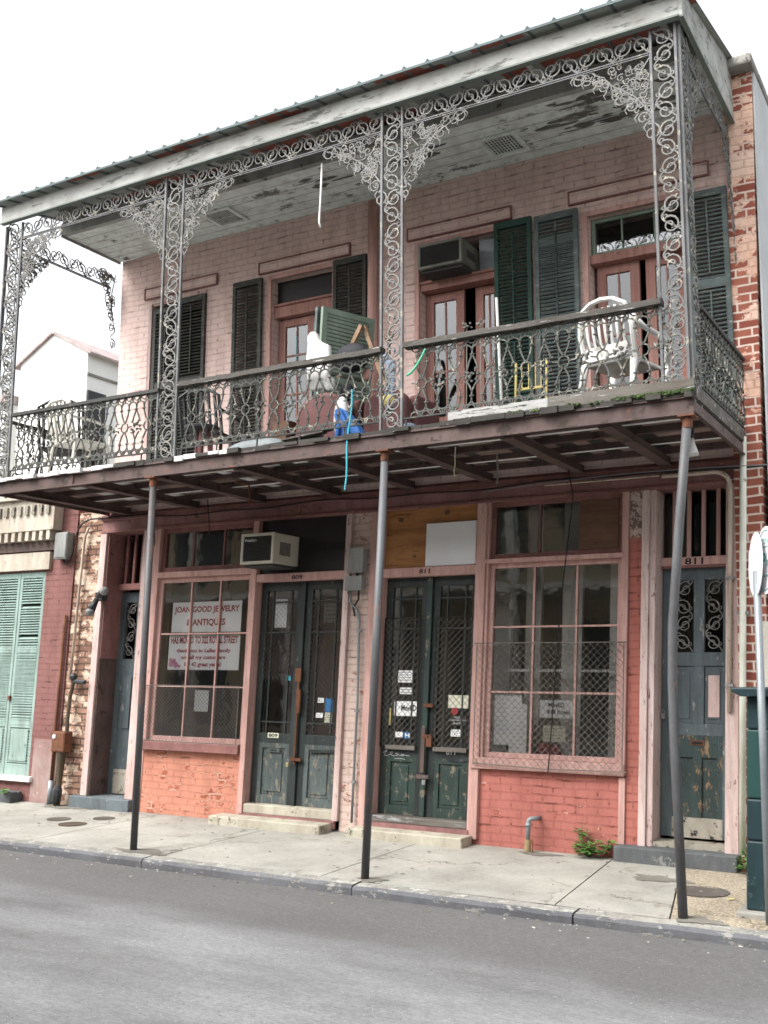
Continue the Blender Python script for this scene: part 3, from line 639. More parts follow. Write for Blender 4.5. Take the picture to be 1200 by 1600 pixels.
# ---- scrollwork generator
def spiral(cx, cz, r0, a0, turns, d=1, n=18, r1=.25):
    return [(cx + r0 * (1 - (1 - r1) * i / n) * math.cos(a0 + d * turns * 2 * PI * i / n), cz + r0 * (1 - (1 - r1) * i / n) * math.sin(a0 + d * turns * 2 * PI * i / n)) for i in range(n + 1)]
def scroll_run(L, wdt, unit, r, mp, jit=.08):
    """vine scroll running along v from 0 to L inside a strip of width wdt; mp maps (u, v, depth) to space"""
    o = M(); n = max(1, round(L / unit)); un = L / n
    for i in range(n):
        s_ = 1 if i % 2 else -1; c = (s_ * wdt * .06 + (R() - .5) * .006, (i + .5 + (R() - .5) * .06) * un); q = min(wdt * .44, un * .62)
        sp = spiral(c[0], c[1], q, PI / 2 * (1 if s_ > 0 else 1) - s_ * PI * .15, 1.35, s_, 16, .22)
        o.tube([mp(u, v, 0) for u, v in sp], [r * (1.15 + .25 * (R() - .5)) - r * .35 * k / 16 for k in range(17)], 4)
        e = sp[-1]; o.blob(mp(e[0], e[1], 0), r * 2.1, 5, 3)
        # stem from this scroll to the next, with leaf spurs
        st = []
        for k in range(9):
            t = k / 8; st.append((-s_ * wdt * .46 * math.cos(t * PI), (i + t) * un))
        o.tube([mp(u, v, 0) for u, v in st], r * .95, 4)
        for t in (.3, .72):
            u, v = -s_ * wdt * .46 * math.cos(t * PI), (i + t) * un
            o.tube([mp(u, v, 0), mp(u * .75 + s_ * .02, v + .015, .004), mp(u * .45 + s_ * .03, v + .008, .006)], [r * 1.3, r * 1.1, r * .4], 4)
        # small counter curl
        cc = spiral(s_ * wdt * .30, (i + .95) * un, wdt * .15, 0, .9, -s_, 8, .3)
        o.tube([mp(u, v, 0) for u, v in cc], r * .8, 4)
        c2 = spiral(-s_ * wdt * .34, (i + .42) * un, wdt * .11, PI / 2, .95, s_, 7, .3)
        o.tube([mp(u, v, 0) for u, v in c2], r * .75, 4)
    return o
# ---- grille door on the right
ZT, ZB = 2.53, .19
d3 = P_(M().box(1.345, 1.445, .24, .285, ZB, 2.525).box(1.875, 1.948, .24, .285, ZB, 2.525).box(1.445, 1.875, .24, .285, 2.42, 2.525).box(1.62, 1.715, .24, .285, 1.78, 2.42).box(1.445, 1.875, .24, .285, 1.66, 1.78).box(1.62, 1.715, .24, .285, 1.16, 1.66).box(1.445, 1.875, .24, .285, 1.06, 1.16), 'door_leaf', 'door_slate', bevel=.003)
P_(M().box(1.445, 1.62, .255, .275, 1.16, 1.66).box(1.475, 1.59, .247, .255, 1.20, 1.62).box(1.715, 1.875, .255, .275, 1.16, 1.66).box(1.745, 1.85, .247, .255, 1.20, 1.62), 'door_panel', 'door_slate', d3, bevel=.004)
P_(M().box(1.745 + .005, 1.845, .2455, .247, 1.22, 1.58), 'pale_patch', 'pink_white', d3)
P_(M().box(1.445, 1.50, .241, .284, .36, 1.06).box(1.62, 1.70, .241, .284, .36, 1.06).box(1.83, 1.875, .241, .284, .36, 1.06).box(1.50, 1.62, .241, .284, .87, 1.06).box(1.70, 1.83, .241, .284, .87, 1.06), 'door_panel_frame', 'door_peeled', d3, bevel=.003)
P_(M().box(1.50, 1.62, .258, .27, .36, .87).box(1.70, 1.83, .258, .27, .36, .87), 'door_panel', 'door_peeled', d3)
P_(M().box(1.445, 1.875, .239, .284, ZB, .36), 'kick_board', 'kick_board', d3)
P_(M().box(1.60, 1.72, .235, .239, .975, 1.02), 'letter_plate', 'rust', d3); P_(M().box(1.615, 1.705, .2335, .235, .985, 1.005), 'letter_slot', 'ink_black', d3)
for cx, wd in ((1.532, .165), (1.795, .155)):
    mp = lambda u, v, d, cx=cx: (cx + u, .25 + d, 1.785 + v)
    P_(scroll_run(.63, wd, .16, .0065, mp), 'scroll_grille', 'lattice_iron', d3)
P_(M().box(1.445, 1.62, .275, .279, 1.78, 2.42).box(1.715, 1.875, .275, .279, 1.78, 2.42), 'pane', 'glass_dusty', d3)
def bar_transom(x0, x1, n, y, mat, z0=2.54, z1=3.22):
    P_(M().box(x0, x1, y - .04, y + .04, 2.545, 2.62), 'transom_bar', mat, bevel=.004)
    for i in range(n):
        x = x0 + (x1 - x0) * (i + .9) / (n + .75)
        P_(M().box(x - .018, x + .018, y - .01, y + .02, 2.62, 3.22), 'transom_baluster', mat, bevel=.003)
    P_(M().box(x0, x1, y + .06, y + .065, 2.62, 3.22), 'transom_pane', 'glass_dusty')
bar_transom(1.34, 1.95, 4, .20, 'pink')
P_(M().box(1.34, 1.95, .18, .25, 2.526, 2.544), 'door_head', 'mauve')
# alley door on the left (deep set)
da = P_(M().box(-5.305, -5.20, .30, .345, .13, 2.52).box(-4.80, -4.725, .30, .345, .13, 2.52).box(-5.20, -4.80, .30, .345, 2.40, 2.52).box(-5.02, -4.95, .30, .345, 1.72, 2.40).box(-5.20, -4.80, .30, .345, 1.55, 1.72).box(-5.20, -4.80, .305, .34, .13, 1.55), 'door_leaf', 'door_slate')
P_(M().box(-5.15, -5.02, .29, .305, .9, 1.5).box(-4.96, -4.84, .29, .305, .9, 1.5), 'door_panel', 'door_slate', da)
P_(M().box(-5.20, -4.80, .292, .305, .14, .42), 'kick_board', 'kick_board', da)
for cx in (-5.11, -4.875):
    mp = lambda u, v, d, cx=cx: (cx + u, .315 + d, 1.73 + v)
    P_(scroll_run(.66, .15, .165, .0065, mp), 'scroll_grille', 'lattice_iron', da)
P_(M().box(-5.309, -5.285, .02, .30, .13, 1.72), 'door_reveal', 'beam'); P_(M().box(-5.309, -5.285, .02, .30, 1.722, 3.22), 'door_reveal', 'mauve'); 
bar_transom(-5.31, -4.72, 4, .25, 'mauve_wood')

# ---- upper doors, shutters
def shutter(x0, x1, z0, z1, y, mat, mids=(), rod=True, th=.035, gap=.038, parent=None, name='shutter', holes_=False, lab=None):
    f = M().box(x0, x0 + .045, y - th, y, z0, z1).box(x1 - .045, x1, y - th, y, z0, z1)
    cuts = [z0, *mids, z1]
    f.box(x0 + .045, x1 - .045, y - th, y, z1 - .07, z1).box(x0 + .045, x1 - .045, y - th, y, z0, z0 + .12)
    for z in mids: f.box(x0 + .045, x1 - .045, y - th, y, z - .045, z + .045)
    s_ = P_(f, name, mat, parent, bevel=.003)
    if lab: s_['label'] = lab
    edges = [(z0 + .12, (mids[0] - .045) if mids else z1 - .07)] + [(a + .045, b - .045 if b in mids else z1 - .07) for a, b in zip(mids, [*mids[1:], z1])]
    o = M()
    for a, b in edges:
        n = int((b - a) / gap)
        for i in range(n):
            z = a + (b - a) * (i + .5) / n; j = (R() - .5) * .006
            if R() < .015: continue
            o.obox(((x0 + x1) / 2, y - th / 2, z + j), ((x1 - x0) / 2 - .046, 0, j * .4), (0, .019, .015), (0, -.0028, .0035))
    P_(o, 'louvres', mat, s_)
    if rod:
        for a, b in edges: P_(M().box((x0 + x1) / 2 - .007, (x0 + x1) / 2 + .007, y - th - .012, y - th - .001, a + .04, b - .04), 'tilt_rod', mat, s_)
    # hinges
    return s_
shutter(-4.72, -4.325, 3.62, 5.93, .02, 'shutter_black', (4.95,), lab='half closed dark louvred shutter with pale edge')
shutter(-4.315, -3.90, 3.62, 5.99, .0, 'shutter_black', (4.95,))
shutter(-3.47, -3.06, 3.62, 6.02, -.03, 'shutter_black', (4.80,))
shutter(-2.10, -1.68, 3.62, 6.03, -.03, 'shutter_black', (4.80,))
shutter(-.195, .20, 3.66, 6.04, -.03, 'shutter_green', (4.85,), lab='dark green louvred shutter')
shutter(.235, .675, 3.66, 6.02, -.03, 'shutter_slate', (5.74, 4.85), lab='weathered slate grey louvred shutter')
shutter(1.705, 2.06, 3.66, 5.92, -.03, 'shutter_slate', (5.03,), lab='weathered grey green shutter beside the party wall')
P_(M().box(-4.79, -4.74, -.02, .02, 3.6, 6.0).box(-4.74, -3.9, -.02, .02, 6.0, 6.04), 'door_trim', 'pink_white')
# opening trims and lintels
def trim(x0, x1, z1, t, mat):
    P_(M().box(x0 - t, x0, -.03, .02, 3.6, z1 + t).box(x1, x1 + t, -.03, .02, 3.6, z1 + t).box(x0, x1, -.03, .02, z1, z1 + t), 'door_trim', mat, bevel=.004)
trim(-2.95, -2.13, 5.98, .055, 'pink'); trim(-1.06, -.20, 5.98, .05, 'pink'); trim(.76, 1.66, 5.92, .05, 'pink')
for a, b in ((-4.85, -3.75), (-3.12, -1.92), (-1.19, -.03), (.59, 1.90)):
    P_(M().box(a, b, -.022, -.001, 6.085, 6.20), 'lintel_panel', 'upper_brick', bevel=.004); P_(frame(a - .014, b + .014, 6.071, 6.214, .014, -.032, -.001), 'lintel_moulding', 'mauve')
# D2 upstairs
P_(M().box(-2.95, -2.13, .10, .13, 5.67, 5.98), 'transom_board', 'black_board')
P_(M().box(-2.95, -2.13, .04, .14, 5.54, 5.665).box(-2.95, -2.13, .01, .14, 5.665, 5.69), 'transom_bar', 'orange_frame', bevel=.004)
def french(x0, x1, z0, z1, y, mat, bars=(4.75, 5.05), gx0=.09, gm='glass', split=True, rot=0):
    zg = z0 + .55
    f = P_(frame(x0, x1, z0, z1, gx0, y, y + .045, tt=.09, tb=.55), 'door_leaf', mat, bevel=.003)
    o = M(); mx = (x0 + x1) / 2; zz = [zg, *bars, z1 - .09]
    if split:
        for a, b in zip(zz[:-1], zz[1:]): o.box(mx - .009, mx + .009, y + .01, y + .035, a + .009, b - .009)
    for z in bars: o.box(x0 + gx0, x1 - gx0, y + .01, y + .035, z - .009, z + .009)
    if o.v: P_(o, 'glazing_bars', mat, f)
    P_(M().box(x0 + gx0, x1 - gx0, y + .02, y + .024, zg, z1 - .09), 'pane', gm, f)
    return f
french(-2.94, -2.46, 3.62, 5.53, .12, 'orange_frame', (4.2, 4.65, 5.1))
french(-1.055, -.62, 3.62, 5.49, .12, 'orange_frame', (4.15, 4.65)); french(-.50, -.205, 3.62, 5.49, .14, 'orange_frame', (4.15, 4.65))
P_(M().box(-1.06, -.20, .0, .16, 5.50, 5.57).box(-1.06, -.20, -.02, .16, 5.57, 5.60), 'transom_bar', 'orange_frame', bevel=.004)
P_(M().box(-.42, -.20, .08, .10, 5.6, 5.98), 'transom_panel', 'galv')
french(.79, 1.20, 3.62, 5.45, .12, 'orange_frame', (4.2, 4.75)); french(1.26, 1.65, 3.62, 5.45, .12, 'orange_frame', (4.2, 4.75))
P_(M().box(.76, 1.66, .02, .16, 5.45, 5.54), 'transom_bar', 'orange_frame', bevel=.004)
grid_window(.765, 1.655, 5.545, 5.915, [1.06, 1.37], [], .10, 'loose_green', t=.035, mt=.014, name='transom_window')
# downpipe between the two halves
P_(M().tube([(-1.60, -.05, 3.6), (-1.60, -.05, 6.6)], .055, 12), 'downpipe', 'pink', smooth=True)

# ---- gallery: ceiling, roof, fascia
P_(M().box(HX0 - .03, 2.12, -.93, -.003, 6.66, 6.70), 'gallery_ceiling', 'ceiling')
o = M()
for y in (-.16, -.31, -.46, -.62, -.78): o.box(HX0 - .03, 2.12, y, y + .006, 6.6575, 6.66)
P_(o, 'board_joint', 'ceiling_beam')
random.seed(19); o = M()
for i in range(46):      # flakes of bare board where the paint has come away
    x, y = (.55 + 1.35 * R(), -.30 - .58 * R()) if i < 34 else ((-2.2 + 1.9 * R(), -.5 - .38 * R())); n = 11; b0 = len(o.v); ax, ay = .05 + .16 * R(), .012 + .04 * R()
    for k in range(n): a = 2 * PI * k / n; q = .6 + .6 * R(); o.v.append((x + ax * q * math.cos(a), max(-.92, y + ay * q * math.sin(a)), 6.6562 - .00012 * i * .0 - i * .00003))
    o.f.append(tuple(range(b0, b0 + n)))
P_(o, 'bare_patches', 'bare_board')['kind'] = 'stuff'
P_(M().box(HX0 - .03, 2.12, -1.0, -.932, 6.655, 6.84), 'ceiling_beam', 'ceiling_beam', bevel=.004)
P_(M().box(HX0 - .05, HX0 - .031, -1.0, 0, 6.63, 6.80), 'ceiling_edge', 'ceiling_beam')
def roofz(y): return 6.725 + .20 * (y + 1.90)
RX0, RX1 = -5.49, 2.20
o = M(); ys = [-1.90, -1.2, -.4, .6]
for a, b in zip(ys[:-1], ys[1:]):
    o.quad((RX0, a, roofz(a) - .012), (RX0, b, roofz(b) - .012), (RX1, b, roofz(b) - .012), (RX1, a, roofz(a) - .012))
P_(o, 'roof_underside', 'roof_under')
o = M(); o.quad((RX0, -1.90, roofz(-1.9)), (RX1, -1.90, roofz(-1.9)), (RX1, .6, roofz(.6)), (RX0, .6, roofz(.6)))
o.quad((RX0, .6, roofz(.6)), (RX1, .6, roofz(.6)), (RX1, 3.4, 7.5), (RX0, 3.4, 7.5)); o.quad((RX0, 3.4, 7.5), (RX1, 3.4, 7.5), (RX1, 6.6, 6.9), (RX0, 6.6, 6.9))
x = RX0 + .06
while x < RX1:
    o.tube([(x, -1.905, roofz(-1.9) + .002), (x, .6, roofz(.6) + .002)], .030, 4, rot=PI / 4); x += .228
o.box(RX0, RX1, -1.91, -1.90, roofz(-1.9) - .018, roofz(-1.9) + .004)
rf = P_(o, 'roof', 'roof_top')
for i in range(7):
    x = -5.0 + i * 1.15
    P_(M().add(M().box(x, x + .05, -1.74, .2, 0, .09), lambda p: (p[0], p[1], p[2] + roofz(p[1]) - .108)), 'rafter', 'ceiling_beam')
P_(M().box(RX0 + .05, RX1 - .05, -1.40, -1.36, roofz(-1.4) - .045, roofz(-1.4) - .014), 'purlin', 'ceiling_beam')
P_(M().box(-5.42, 2.13, -1.80, -1.76, 6.52, 6.70), 'fascia', 'fascia', bevel=.004); P_(M().box(-5.42, 2.135, -1.815, -1.755, 6.505, 6.52), 'fascia_strip', 'fascia_edge')
# side fascias taper under the roof
for x, lab in ((2.13, 'r'), (-5.44, 'l')):
    o = M(); y0, y1 = -1.80, .25 if lab == 'r' else -.0
    o.v = [(x + dx, y, z) for dx in (0, .03) for y, z in ((y0, 6.515), (y1, 6.515), (y1, roofz(y1) - .02), (y0, roofz(y0) - .02))]
    o.f = [(0, 1, 2, 3), (7, 6, 5, 4), (0, 4, 5, 1), (1, 5, 6, 2), (2, 6, 7, 3), (3, 7, 4, 0)]
    if lab == 'r': P_(o, 'fascia', 'fascia'); P_(M().box(x - .003, x + .036, y0, y1, 6.50, 6.515), 'fascia_strip', 'fascia_edge')
# ---- gallery: deck and beams
P_(M().box(-5.30, 2.115, YB - .04, YB - .02, 3.43, 3.565).box(-5.30, 2.115, YB - .06, YB - .04, 3.43, 3.445).box(-5.30, 2.115, YB - .06, YB - .04, 3.55, 3.565), 'edge_beam', 'beam')
P_(M().box(2.095, 2.115, YB - .02, -.02, 3.44, 3.53).box(2.115, 2.13, YB - .02, -.02, 3.44, 3.452), 'edge_beam', 'beam'); P_(M().box(-5.30, -5.28, YB - .02, -.02, 3.43, 3.56), 'edge_beam', 'beam')
P_(M().box(2.10, 2.12, YB, -.02, 3.56, 3.66), 'edge_board', 'grey_board')
# ragged plank ends, board by board
o = M(); o2 = M(); x = -5.33; random.seed(11)
while x < 2.08:
    b = min(x + .10 + R() * .07, 2.11); q = YB - .05 - R() * .05; dz = R() * .012
    (o2 if x < -3.6 or (-2.8 < x < -2.2 and R() < .7) else o).box(x + .002, b, q, -.002, 3.567 - .022 * R(), 3.592 + dz); x = b + .002
P_(o, 'deck_boards', 'plank_edge'); P_(o2, 'deck_boards', 'white_edge')
P_(M().box(.14, 1.0, YB - .045, YB - .015, 3.60, 3.685), 'edge_board', 'pale_board')['label'] = 'pale flaking edge board'
P_(M().box(1.003, 2.115, YB - .045, YB - .015, 3.60, 3.695), 'edge_board', 'grey_board')
ms = M(); random.seed(4)
for i in range(260):
    x = 1.55 + R() ** .7 * .56 if i % 4 else .2 + R() * 1.9; ms.blob((x, YB - .062 - R() * .02, 3.598 + (R() - .5) * .02), .006 + R() * .011, 5, 3, (1.6, 1, .8), .5)
mo = P_(ms, 'moss', 'moss'); mo['kind'] = 'stuff'
# underside boards, joists
P_(M().box(-5.28, 2.095, YB + .0, -.003, 3.555, 3.566), 'deck_underside', 'deck_under')
o = M()
for y in (-1.45, -1.05, -.62, -.2): P_(M().box(-5.28, 2.09, y, y + .05, 3.50, 3.554), 'purlin', 'beam')
for i, x in enumerate((-5.0, -3.95, -3.02, -2.05, -1.16, -.30, .62, 1.42)):
    P_(M().box(x, x + .045, YB + .0, -.0, 3.425, 3.499).box(x - .03, x + .075, YB, 0, 3.415, 3.425), 'joist', 'beam')
P_(M().box(-5.28, 2.09, -.62, -.58, 3.497, 3.4995).box(-4, 2.09, -1.2, -1.15, 3.548, 3.5545), 'pale_strip', 'white_wall')

# ---- support poles
def pole(pts, lab=None):
    p = P_(M().tube(pts, .033, 16), 'support_pole', 'pole_grey', smooth=True)
    if lab: p['label'] = lab
    P_(M().box(pts[0][0] - .06, pts[0][0] + .06, YB - .06, YB + .06, 3.418, 3.43), 'cap_plate', 'rust', p)
    P_(M().tube([(pts[0][0], YB, 3.34), (pts[0][0], YB, 3.418)], .037, 12), 'cap_collar', 'rust', p)
    return p
pole([(-3.052, YB, 3.418), (-2.955, YB, -.06)]); pole([(-.462, YB, 3.418), (-.465, YB, -.06)])
pole([(2.058, YB, 3.418), (2.01, YB, 2.7), (1.968, YB, 1.95), (1.970, YB, 1.55), (1.990, YB, 1.1), (2.06, YB, -.07)], 'bent and leaning grey gallery pole')
# ---- lattice columns
def column(mp, w_, z0=3.44, z1=6.5, name='lattice_column', seedv=1, bars=True, lattice=(3.60, 6.50)):
    """mp(u, z, d): u across, d depth"""
    random.seed(seedv); o = M()
    def bar(u, t=.010):
        o.add(M().box(u - t, u + t, -.012, .012, z0, z1), lambda p: mp(p[0], p[2], p[1]))
    bar(-w_ / 2); bar(w_ / 2)
    c = P_(o, name, 'column_iron')
    sc = scroll_run(lattice[1] - lattice[0], w_ - .024, .150, .0080, lambda u, v, d: mp(u, lattice[0] + v, d))
    P_(sc, 'scrollwork', 'lattice_iron', c); return c
fr = lambda cx: (lambda u, z, d: (cx + u, YB + d, z))
sdm = lambda X_, cy: (lambda u, z, d: (X_ + d, cy + u, z))
column(fr(-2.915), .235, seedv=1); column(fr(-.405), .205, seedv=2); column(fr(1.987), .19, seedv=3); column(fr(-5.27), .26, seedv=4)
column(sdm(2.105, YB + .115), .19, seedv=5); column(sdm(-5.40, YB + .115), .19, seedv=6)
# ---- brackets of scrollwork (stepped corner pieces) and frieze
def bracket(mp, w_=.56, h_=.70, seed_=1, name='corner_bracket'):
    """u from the column outward, v downward from the frieze"""
    random.seed(seed_); o = M(); r = .0070
    # diagonal and rim curves
    o.tube([mp(0, h_ * .78, 0), mp(w_ * .22, h_ * .48, 0), mp(w_ * .55, h_ * .22, 0), mp(w_ * .98, .02, 0)], r, 4)
    o.tube([mp(0, 0, 0), mp(w_ * .26, h_ * .34, 0)], r, 4)
    pts = []
    N = 7
    for k in range(N):
        t = k / (N - 1); u = w_ * (1 - t) ** 1.3; v = h_ * t ** 1.25
        q = .058 + .02 * R()
        if k: sp = spiral(u + .02, v - .01, q, PI * (.2 + k * .9), 1.25, 1 if k % 2 else -1, 12, .25)
        else: sp = spiral(u - .04, v + .05, q, PI, 1.2, 1, 12, .25)
        o.tube([mp(a, b, .004 * (k % 2)) for a, b in sp], [r * 1.25 - r * .5 * i / 12 for i in range(13)], 4); o.blob(mp(*sp[-1], 0), r * 1.9, 5, 3)
    for k in range(int(64 * w_ / .56)):
        a, b = R(), R()
        if a + b > .92: a, b = 1 - a, 1 - b
        if a + b > .92: continue
        q = .022 + .026 * R()
        sp = spiral(a * w_ * .9 + .02, b * h_ * .9 + .02, q, R() * 6, .95 + .4 * R(), 1 if R() < .5 else -1, 9, .3)
        o.tube([mp(c, d, (R() - .5) * .006) for c, d in sp], r * .95, 4)
    for k in range(9):
        t = k / 8; u = w_ * (1 - t) ** 1.2; v = h_ * t ** 1.2
        o.tube([mp(u, v, 0), mp(u + .03, v + .035, 0), mp(u + .015, v + .07, 0)], [r * 1.4, r, r * .4], 4)
    return P_(o, name, 'lattice_iron')
for i, cx, hw in ((1, -2.915, .118), (2, -.405, .103)):
    bracket(lambda u, v, d, cx=cx, hw=hw: (cx - hw - u, YB + d, 6.30 - v), .60, .62, i); bracket(lambda u, v, d, cx=cx, hw=hw: (cx + hw + u, YB + d, 6.30 - v), .60, .62, i + 10)
bracket(lambda u, v, d: (1.89 - u, YB + d, 6.30 - v), .62, .64, 4); bracket(lambda u, v, d: (-5.14 + u, YB + d, 6.30 - v), .60, .62, 5)
bracket(lambda u, v, d: (2.105 + d, YB + .21 + u, 6.30 - v), .40, .62, 6); bracket(lambda u, v, d: (2.105 + d, -.02 - u, 6.40 - v), .32, 1.15, 7)
bracket(lambda u, v, d: (-5.40 + d, YB + .21 + u, 6.30 - v), .40, .62, 8); bracket(lambda u, v, d: (-5.36 + d, -.02 - u, 6.50 - v), .26, .92, 9)
def frieze(mp, L, name='frieze'):
    o = scroll_run(L, .172, .145, .0074, mp); f = P_(o, name, 'lattice_iron')
    b = M(); b.add(M().box(-.095, -.085, -.008, .008, 0, L), lambda p: mp(p[0], p[2], p[1])); b.add(M().box(-.112, -.104, -.008, .008, 0, L), lambda p: mp(p[0], p[2], p[1]))
    P_(b, 'frieze_bar', 'column_iron', f)
for a, b in ((-5.13, -3.04), (-2.79, -.515), (-.295, 1.885)): frieze(lambda u, v, d, a=a: (a + v, YB + d, 6.413 + u), b - a)
frieze(lambda u, v, d: (2.105 + d, YB + .21 + v, 6.413 + u), 1.46); frieze(lambda u, v, d: (-5.40 + d, YB + .21 + v, 6.413 + u), 1.46)

# ---- balustrade panels, cast pattern
def arc(cx, cz, rx, rz, a0, a1, n=6): return [(cx + rx * math.cos(a0 + (a1 - a0) * i / n), cz + rz * math.sin(a0 + (a1 - a0) * i / n)) for i in range(n + 1)]
def rail_cell(o, mp, u0, P3, H, seed_=0):
    r = .0084; h = H; q = P3 / 6
    def T(pts, rr=r): o.tube([mp(u0 + a, b, 0) for a, b in pts], rr, 4, cap=False)
    zl, zu, zc = .13 * h, .83 * h, .47 * h
    T([(-q, zu), (-q * .96, zu - .05), (-q * .75, zc + .12), (-q * .25, zc + .06), (0, zc + .048)]); T([(q, zu), (q * .96, zu - .05), (q * .75, zc + .12), (q * .25, zc + .06), (0, zc + .048)])
    T([(-q, zl), (-q * .98, zl + .06), (-q * .8, zc - .11), (-q * .3, zc - .06), (0, zc - .048)]); T([(q, zl), (q * .98, zl + .06), (q * .8, zc - .11), (q * .3, zc - .06), (0, zc - .048)])
    o.tube([mp(u0 + a, b, 0) for a, b in arc(0, zc, .046, .048, 0, 2 * PI * 7 / 8, 7)], r, 4, closed=True)
    c = 3 * q
    T([(c, zu), (c, zu - .035)]); T([(c, zu - .035), (c - .03, zu - .10), (c - .05, zc + .05)]); T([(c, zu - .035), (c + .03, zu - .10), (c + .05, zc + .05)])
    T([(c, zl), (c, zl + .07)]); T([(c, zl + .07), (c - .022, zl + .12), (c - .045, zc - .05)]); T([(c, zl + .07), (c + .022, zl + .12), (c + .045, zc - .05)])
    T([(.046, zc), (c - .06, zc + .01)], r * .9); T([(-.046, zc), (-c + .06, zc + .01)], r * .9)
    # bunch of grapes and leaves
    for k in range(11):
        a = R() * 2 * PI; rr = .05 * math.sqrt(R()); o.blob(mp(u0 + c + rr * math.cos(a) * 1.25, zc + rr * math.sin(a), -.008), .011 + .007 * R(), 5, 3, (1, .8, 1), .3)
    for k in range(4):
        a = PI / 4 + k * PI / 2 + (R() - .5) * .5
        T([(c + .04 * math.cos(a), zc + .04 * math.sin(a)), (c + .075 * math.cos(a + .25), zc + .07 * math.sin(a + .25)), (c + .09 * math.cos(a), zc + .075 * math.sin(a))], r * 1.1)
    for k, x in enumerate((-q, q, c)):
        for z in (zu - .035, zl + .035):
            o.blob(mp(u0 + x, z, -.004), .0125, 6, 4); T([(x - .02, z), (x + .02, z)], r * .9)
        xn = x + q
        T(arc(xn, zu, q, .045, 0, PI, 6)); T(arc(xn, zl, q, -.04, 0, PI, 6))
        T(arc(x, zl - .075, q * .72, .038, 0, PI, 5)); T(arc(x, h, q * .8, -.042, 0, PI, 5), r * .9)
        T([(xn, zu + .045), (xn, h)], r * .9); T([(xn, zl - .04), (xn, 0)], r * .9)
        T([(xn, zu + .045), (xn - q * .5, zu + .075), (x, zu + .02)], r * .8)
def balustrade(mp, L, z0, z1, mat, rmat, seed_, handrail=True, rh=.05, rw=.06, lab=None):
    random.seed(seed_); n = max(1, round(L / .312)); P3 = L / n; o = M()
    for i in range(n):
        rail_cell(o, lambda u, v, d: mp(u, z0 + v, d), (i + .5) * P3 - P3 * 0, P3, z1 - z0)
    b = P_(o, 'balustrade_panel', 'cast_iron')
    if lab: b['label'] = lab
    q = M().add(M().box(0, L, -.010, .010, -.012, 0), lambda p: mp(p[0], z0 + p[2], p[1]))
    x = .02
    while x < L: q.add(M().box(x, x + .012, -.006, .006, z0 - 3.60, -.012), lambda p: mp(p[0], z0 + (p[2] if p[2] < 0 else -(p[2])), p[1])) ; x += .47
    P_(q, 'bottom_rail', 'rail_iron', b)
    k = M(); xs = rng(0, L, max(2, int(L / .12)))
    base = 0
    for i, x in enumerate(xs):
        dz = (R() - .5) * (.008 if rmat == 'rail_wood' else .001)
        n0 = len(k.v)
        for (dd, dv) in ((-rw / 2, 0), (rw / 2, 0), (rw / 2, rh), (0, rh * 1.18), (-rw / 2, rh)): k.v.append(mp(x, z1 + dv + dz, dd))
        if i:
            for e in range(5): k.f.append((n0 - 5 + e, n0 - 5 + (e + 1) % 5, n0 + (e + 1) % 5, n0 + e))
    k.f.append(tuple(range(5))); k.f.append(tuple(range(len(k.v) - 5, len(k.v)))[::-1])
    P_(k, 'handrail', rmat, b)
    return b
def fmp(x0): return lambda u, z, d: (x0 + u, YB + d, z)
balustrade(fmp(-5.14), 2.10, 3.69, 4.275, '', 'rail_iron', 21, rh=.035); balustrade(fmp(-2.79), 2.275, 3.69, 4.285, '', 'rail_wood', 22, rh=.045, rw=.09); balustrade(fmp(-.295), 2.18, 3.69, 4.285, '', 'rail_wood', 23, rh=.045, rw=.10)
balustrade(lambda u, z, d: (2.105 + d, YB + .21 + u, z), 1.48, 3.69, 4.285, '', 'rail_iron', 24, rh=.03, rw=.04); balustrade(lambda u, z, d: (-5.40 + d, YB + .21 + u, z), 1.48, 3.69, 4.275, '', 'rail_iron', 25, rh=.03, rw=.04)

# ---- window guards of diamond wire
def guard(x0, x1, z0, z1, y, sp, r=.0024, sag=0, mat='wire_mesh'):
    g = P_(M().tube([(x0, y, z0), (x0, y, z1)], .005, 5).tube([(x1, y, z0), (x1, y, z1)], .005, 5).tube([(x0 - .03, y, z1), (x1 + .03, y, z1)], .006, 5).tube([(x0 - .01, y, z0 + .01), ((x0 + x1) / 2, y, z0 - sag), (x1 + .04, y, z0)], .006, 5), 'window_guard', mat)
    P_(wires(x0, x1, z0, z1, y, sp, r), 'wire_mesh', mat, g); return g
guard(-.335, 1.09, .74, 1.865, -.065, .054, sag=.01); guard(-4.48, -3.15, .80, 1.42, -.04, .038, .0018)
# steps as things of their own
tag(M().box(-3.28, -1.885, -.26, -.012, -.03, .082).build('door_step', 'step_stone', bevel=.012), 'low worn concrete step below the black double door beside the moved-shop signs', 'step', 'stone steps before the doors')
tag(M().box(-1.60, -.34, -.24, -.012, -.03, .085).build('door_step', 'step_stone', bevel=.012), 'low pale step below the dark green double door', 'step', 'stone steps before the doors')
tag(M().box(1.045, 2.075, -.13, .30, -.03, .126).build('door_step', 'slate_stone', bevel=.012), 'thick dark stone step under the slate coloured single door', 'step', 'stone steps before the doors')
tag(M().box(-5.52, -4.59, -.07, .30, -.03, .128).build('door_step', 'blue_step', bevel=.01), 'blue grey painted step of the narrow alley door', 'step', 'stone steps before the doors')

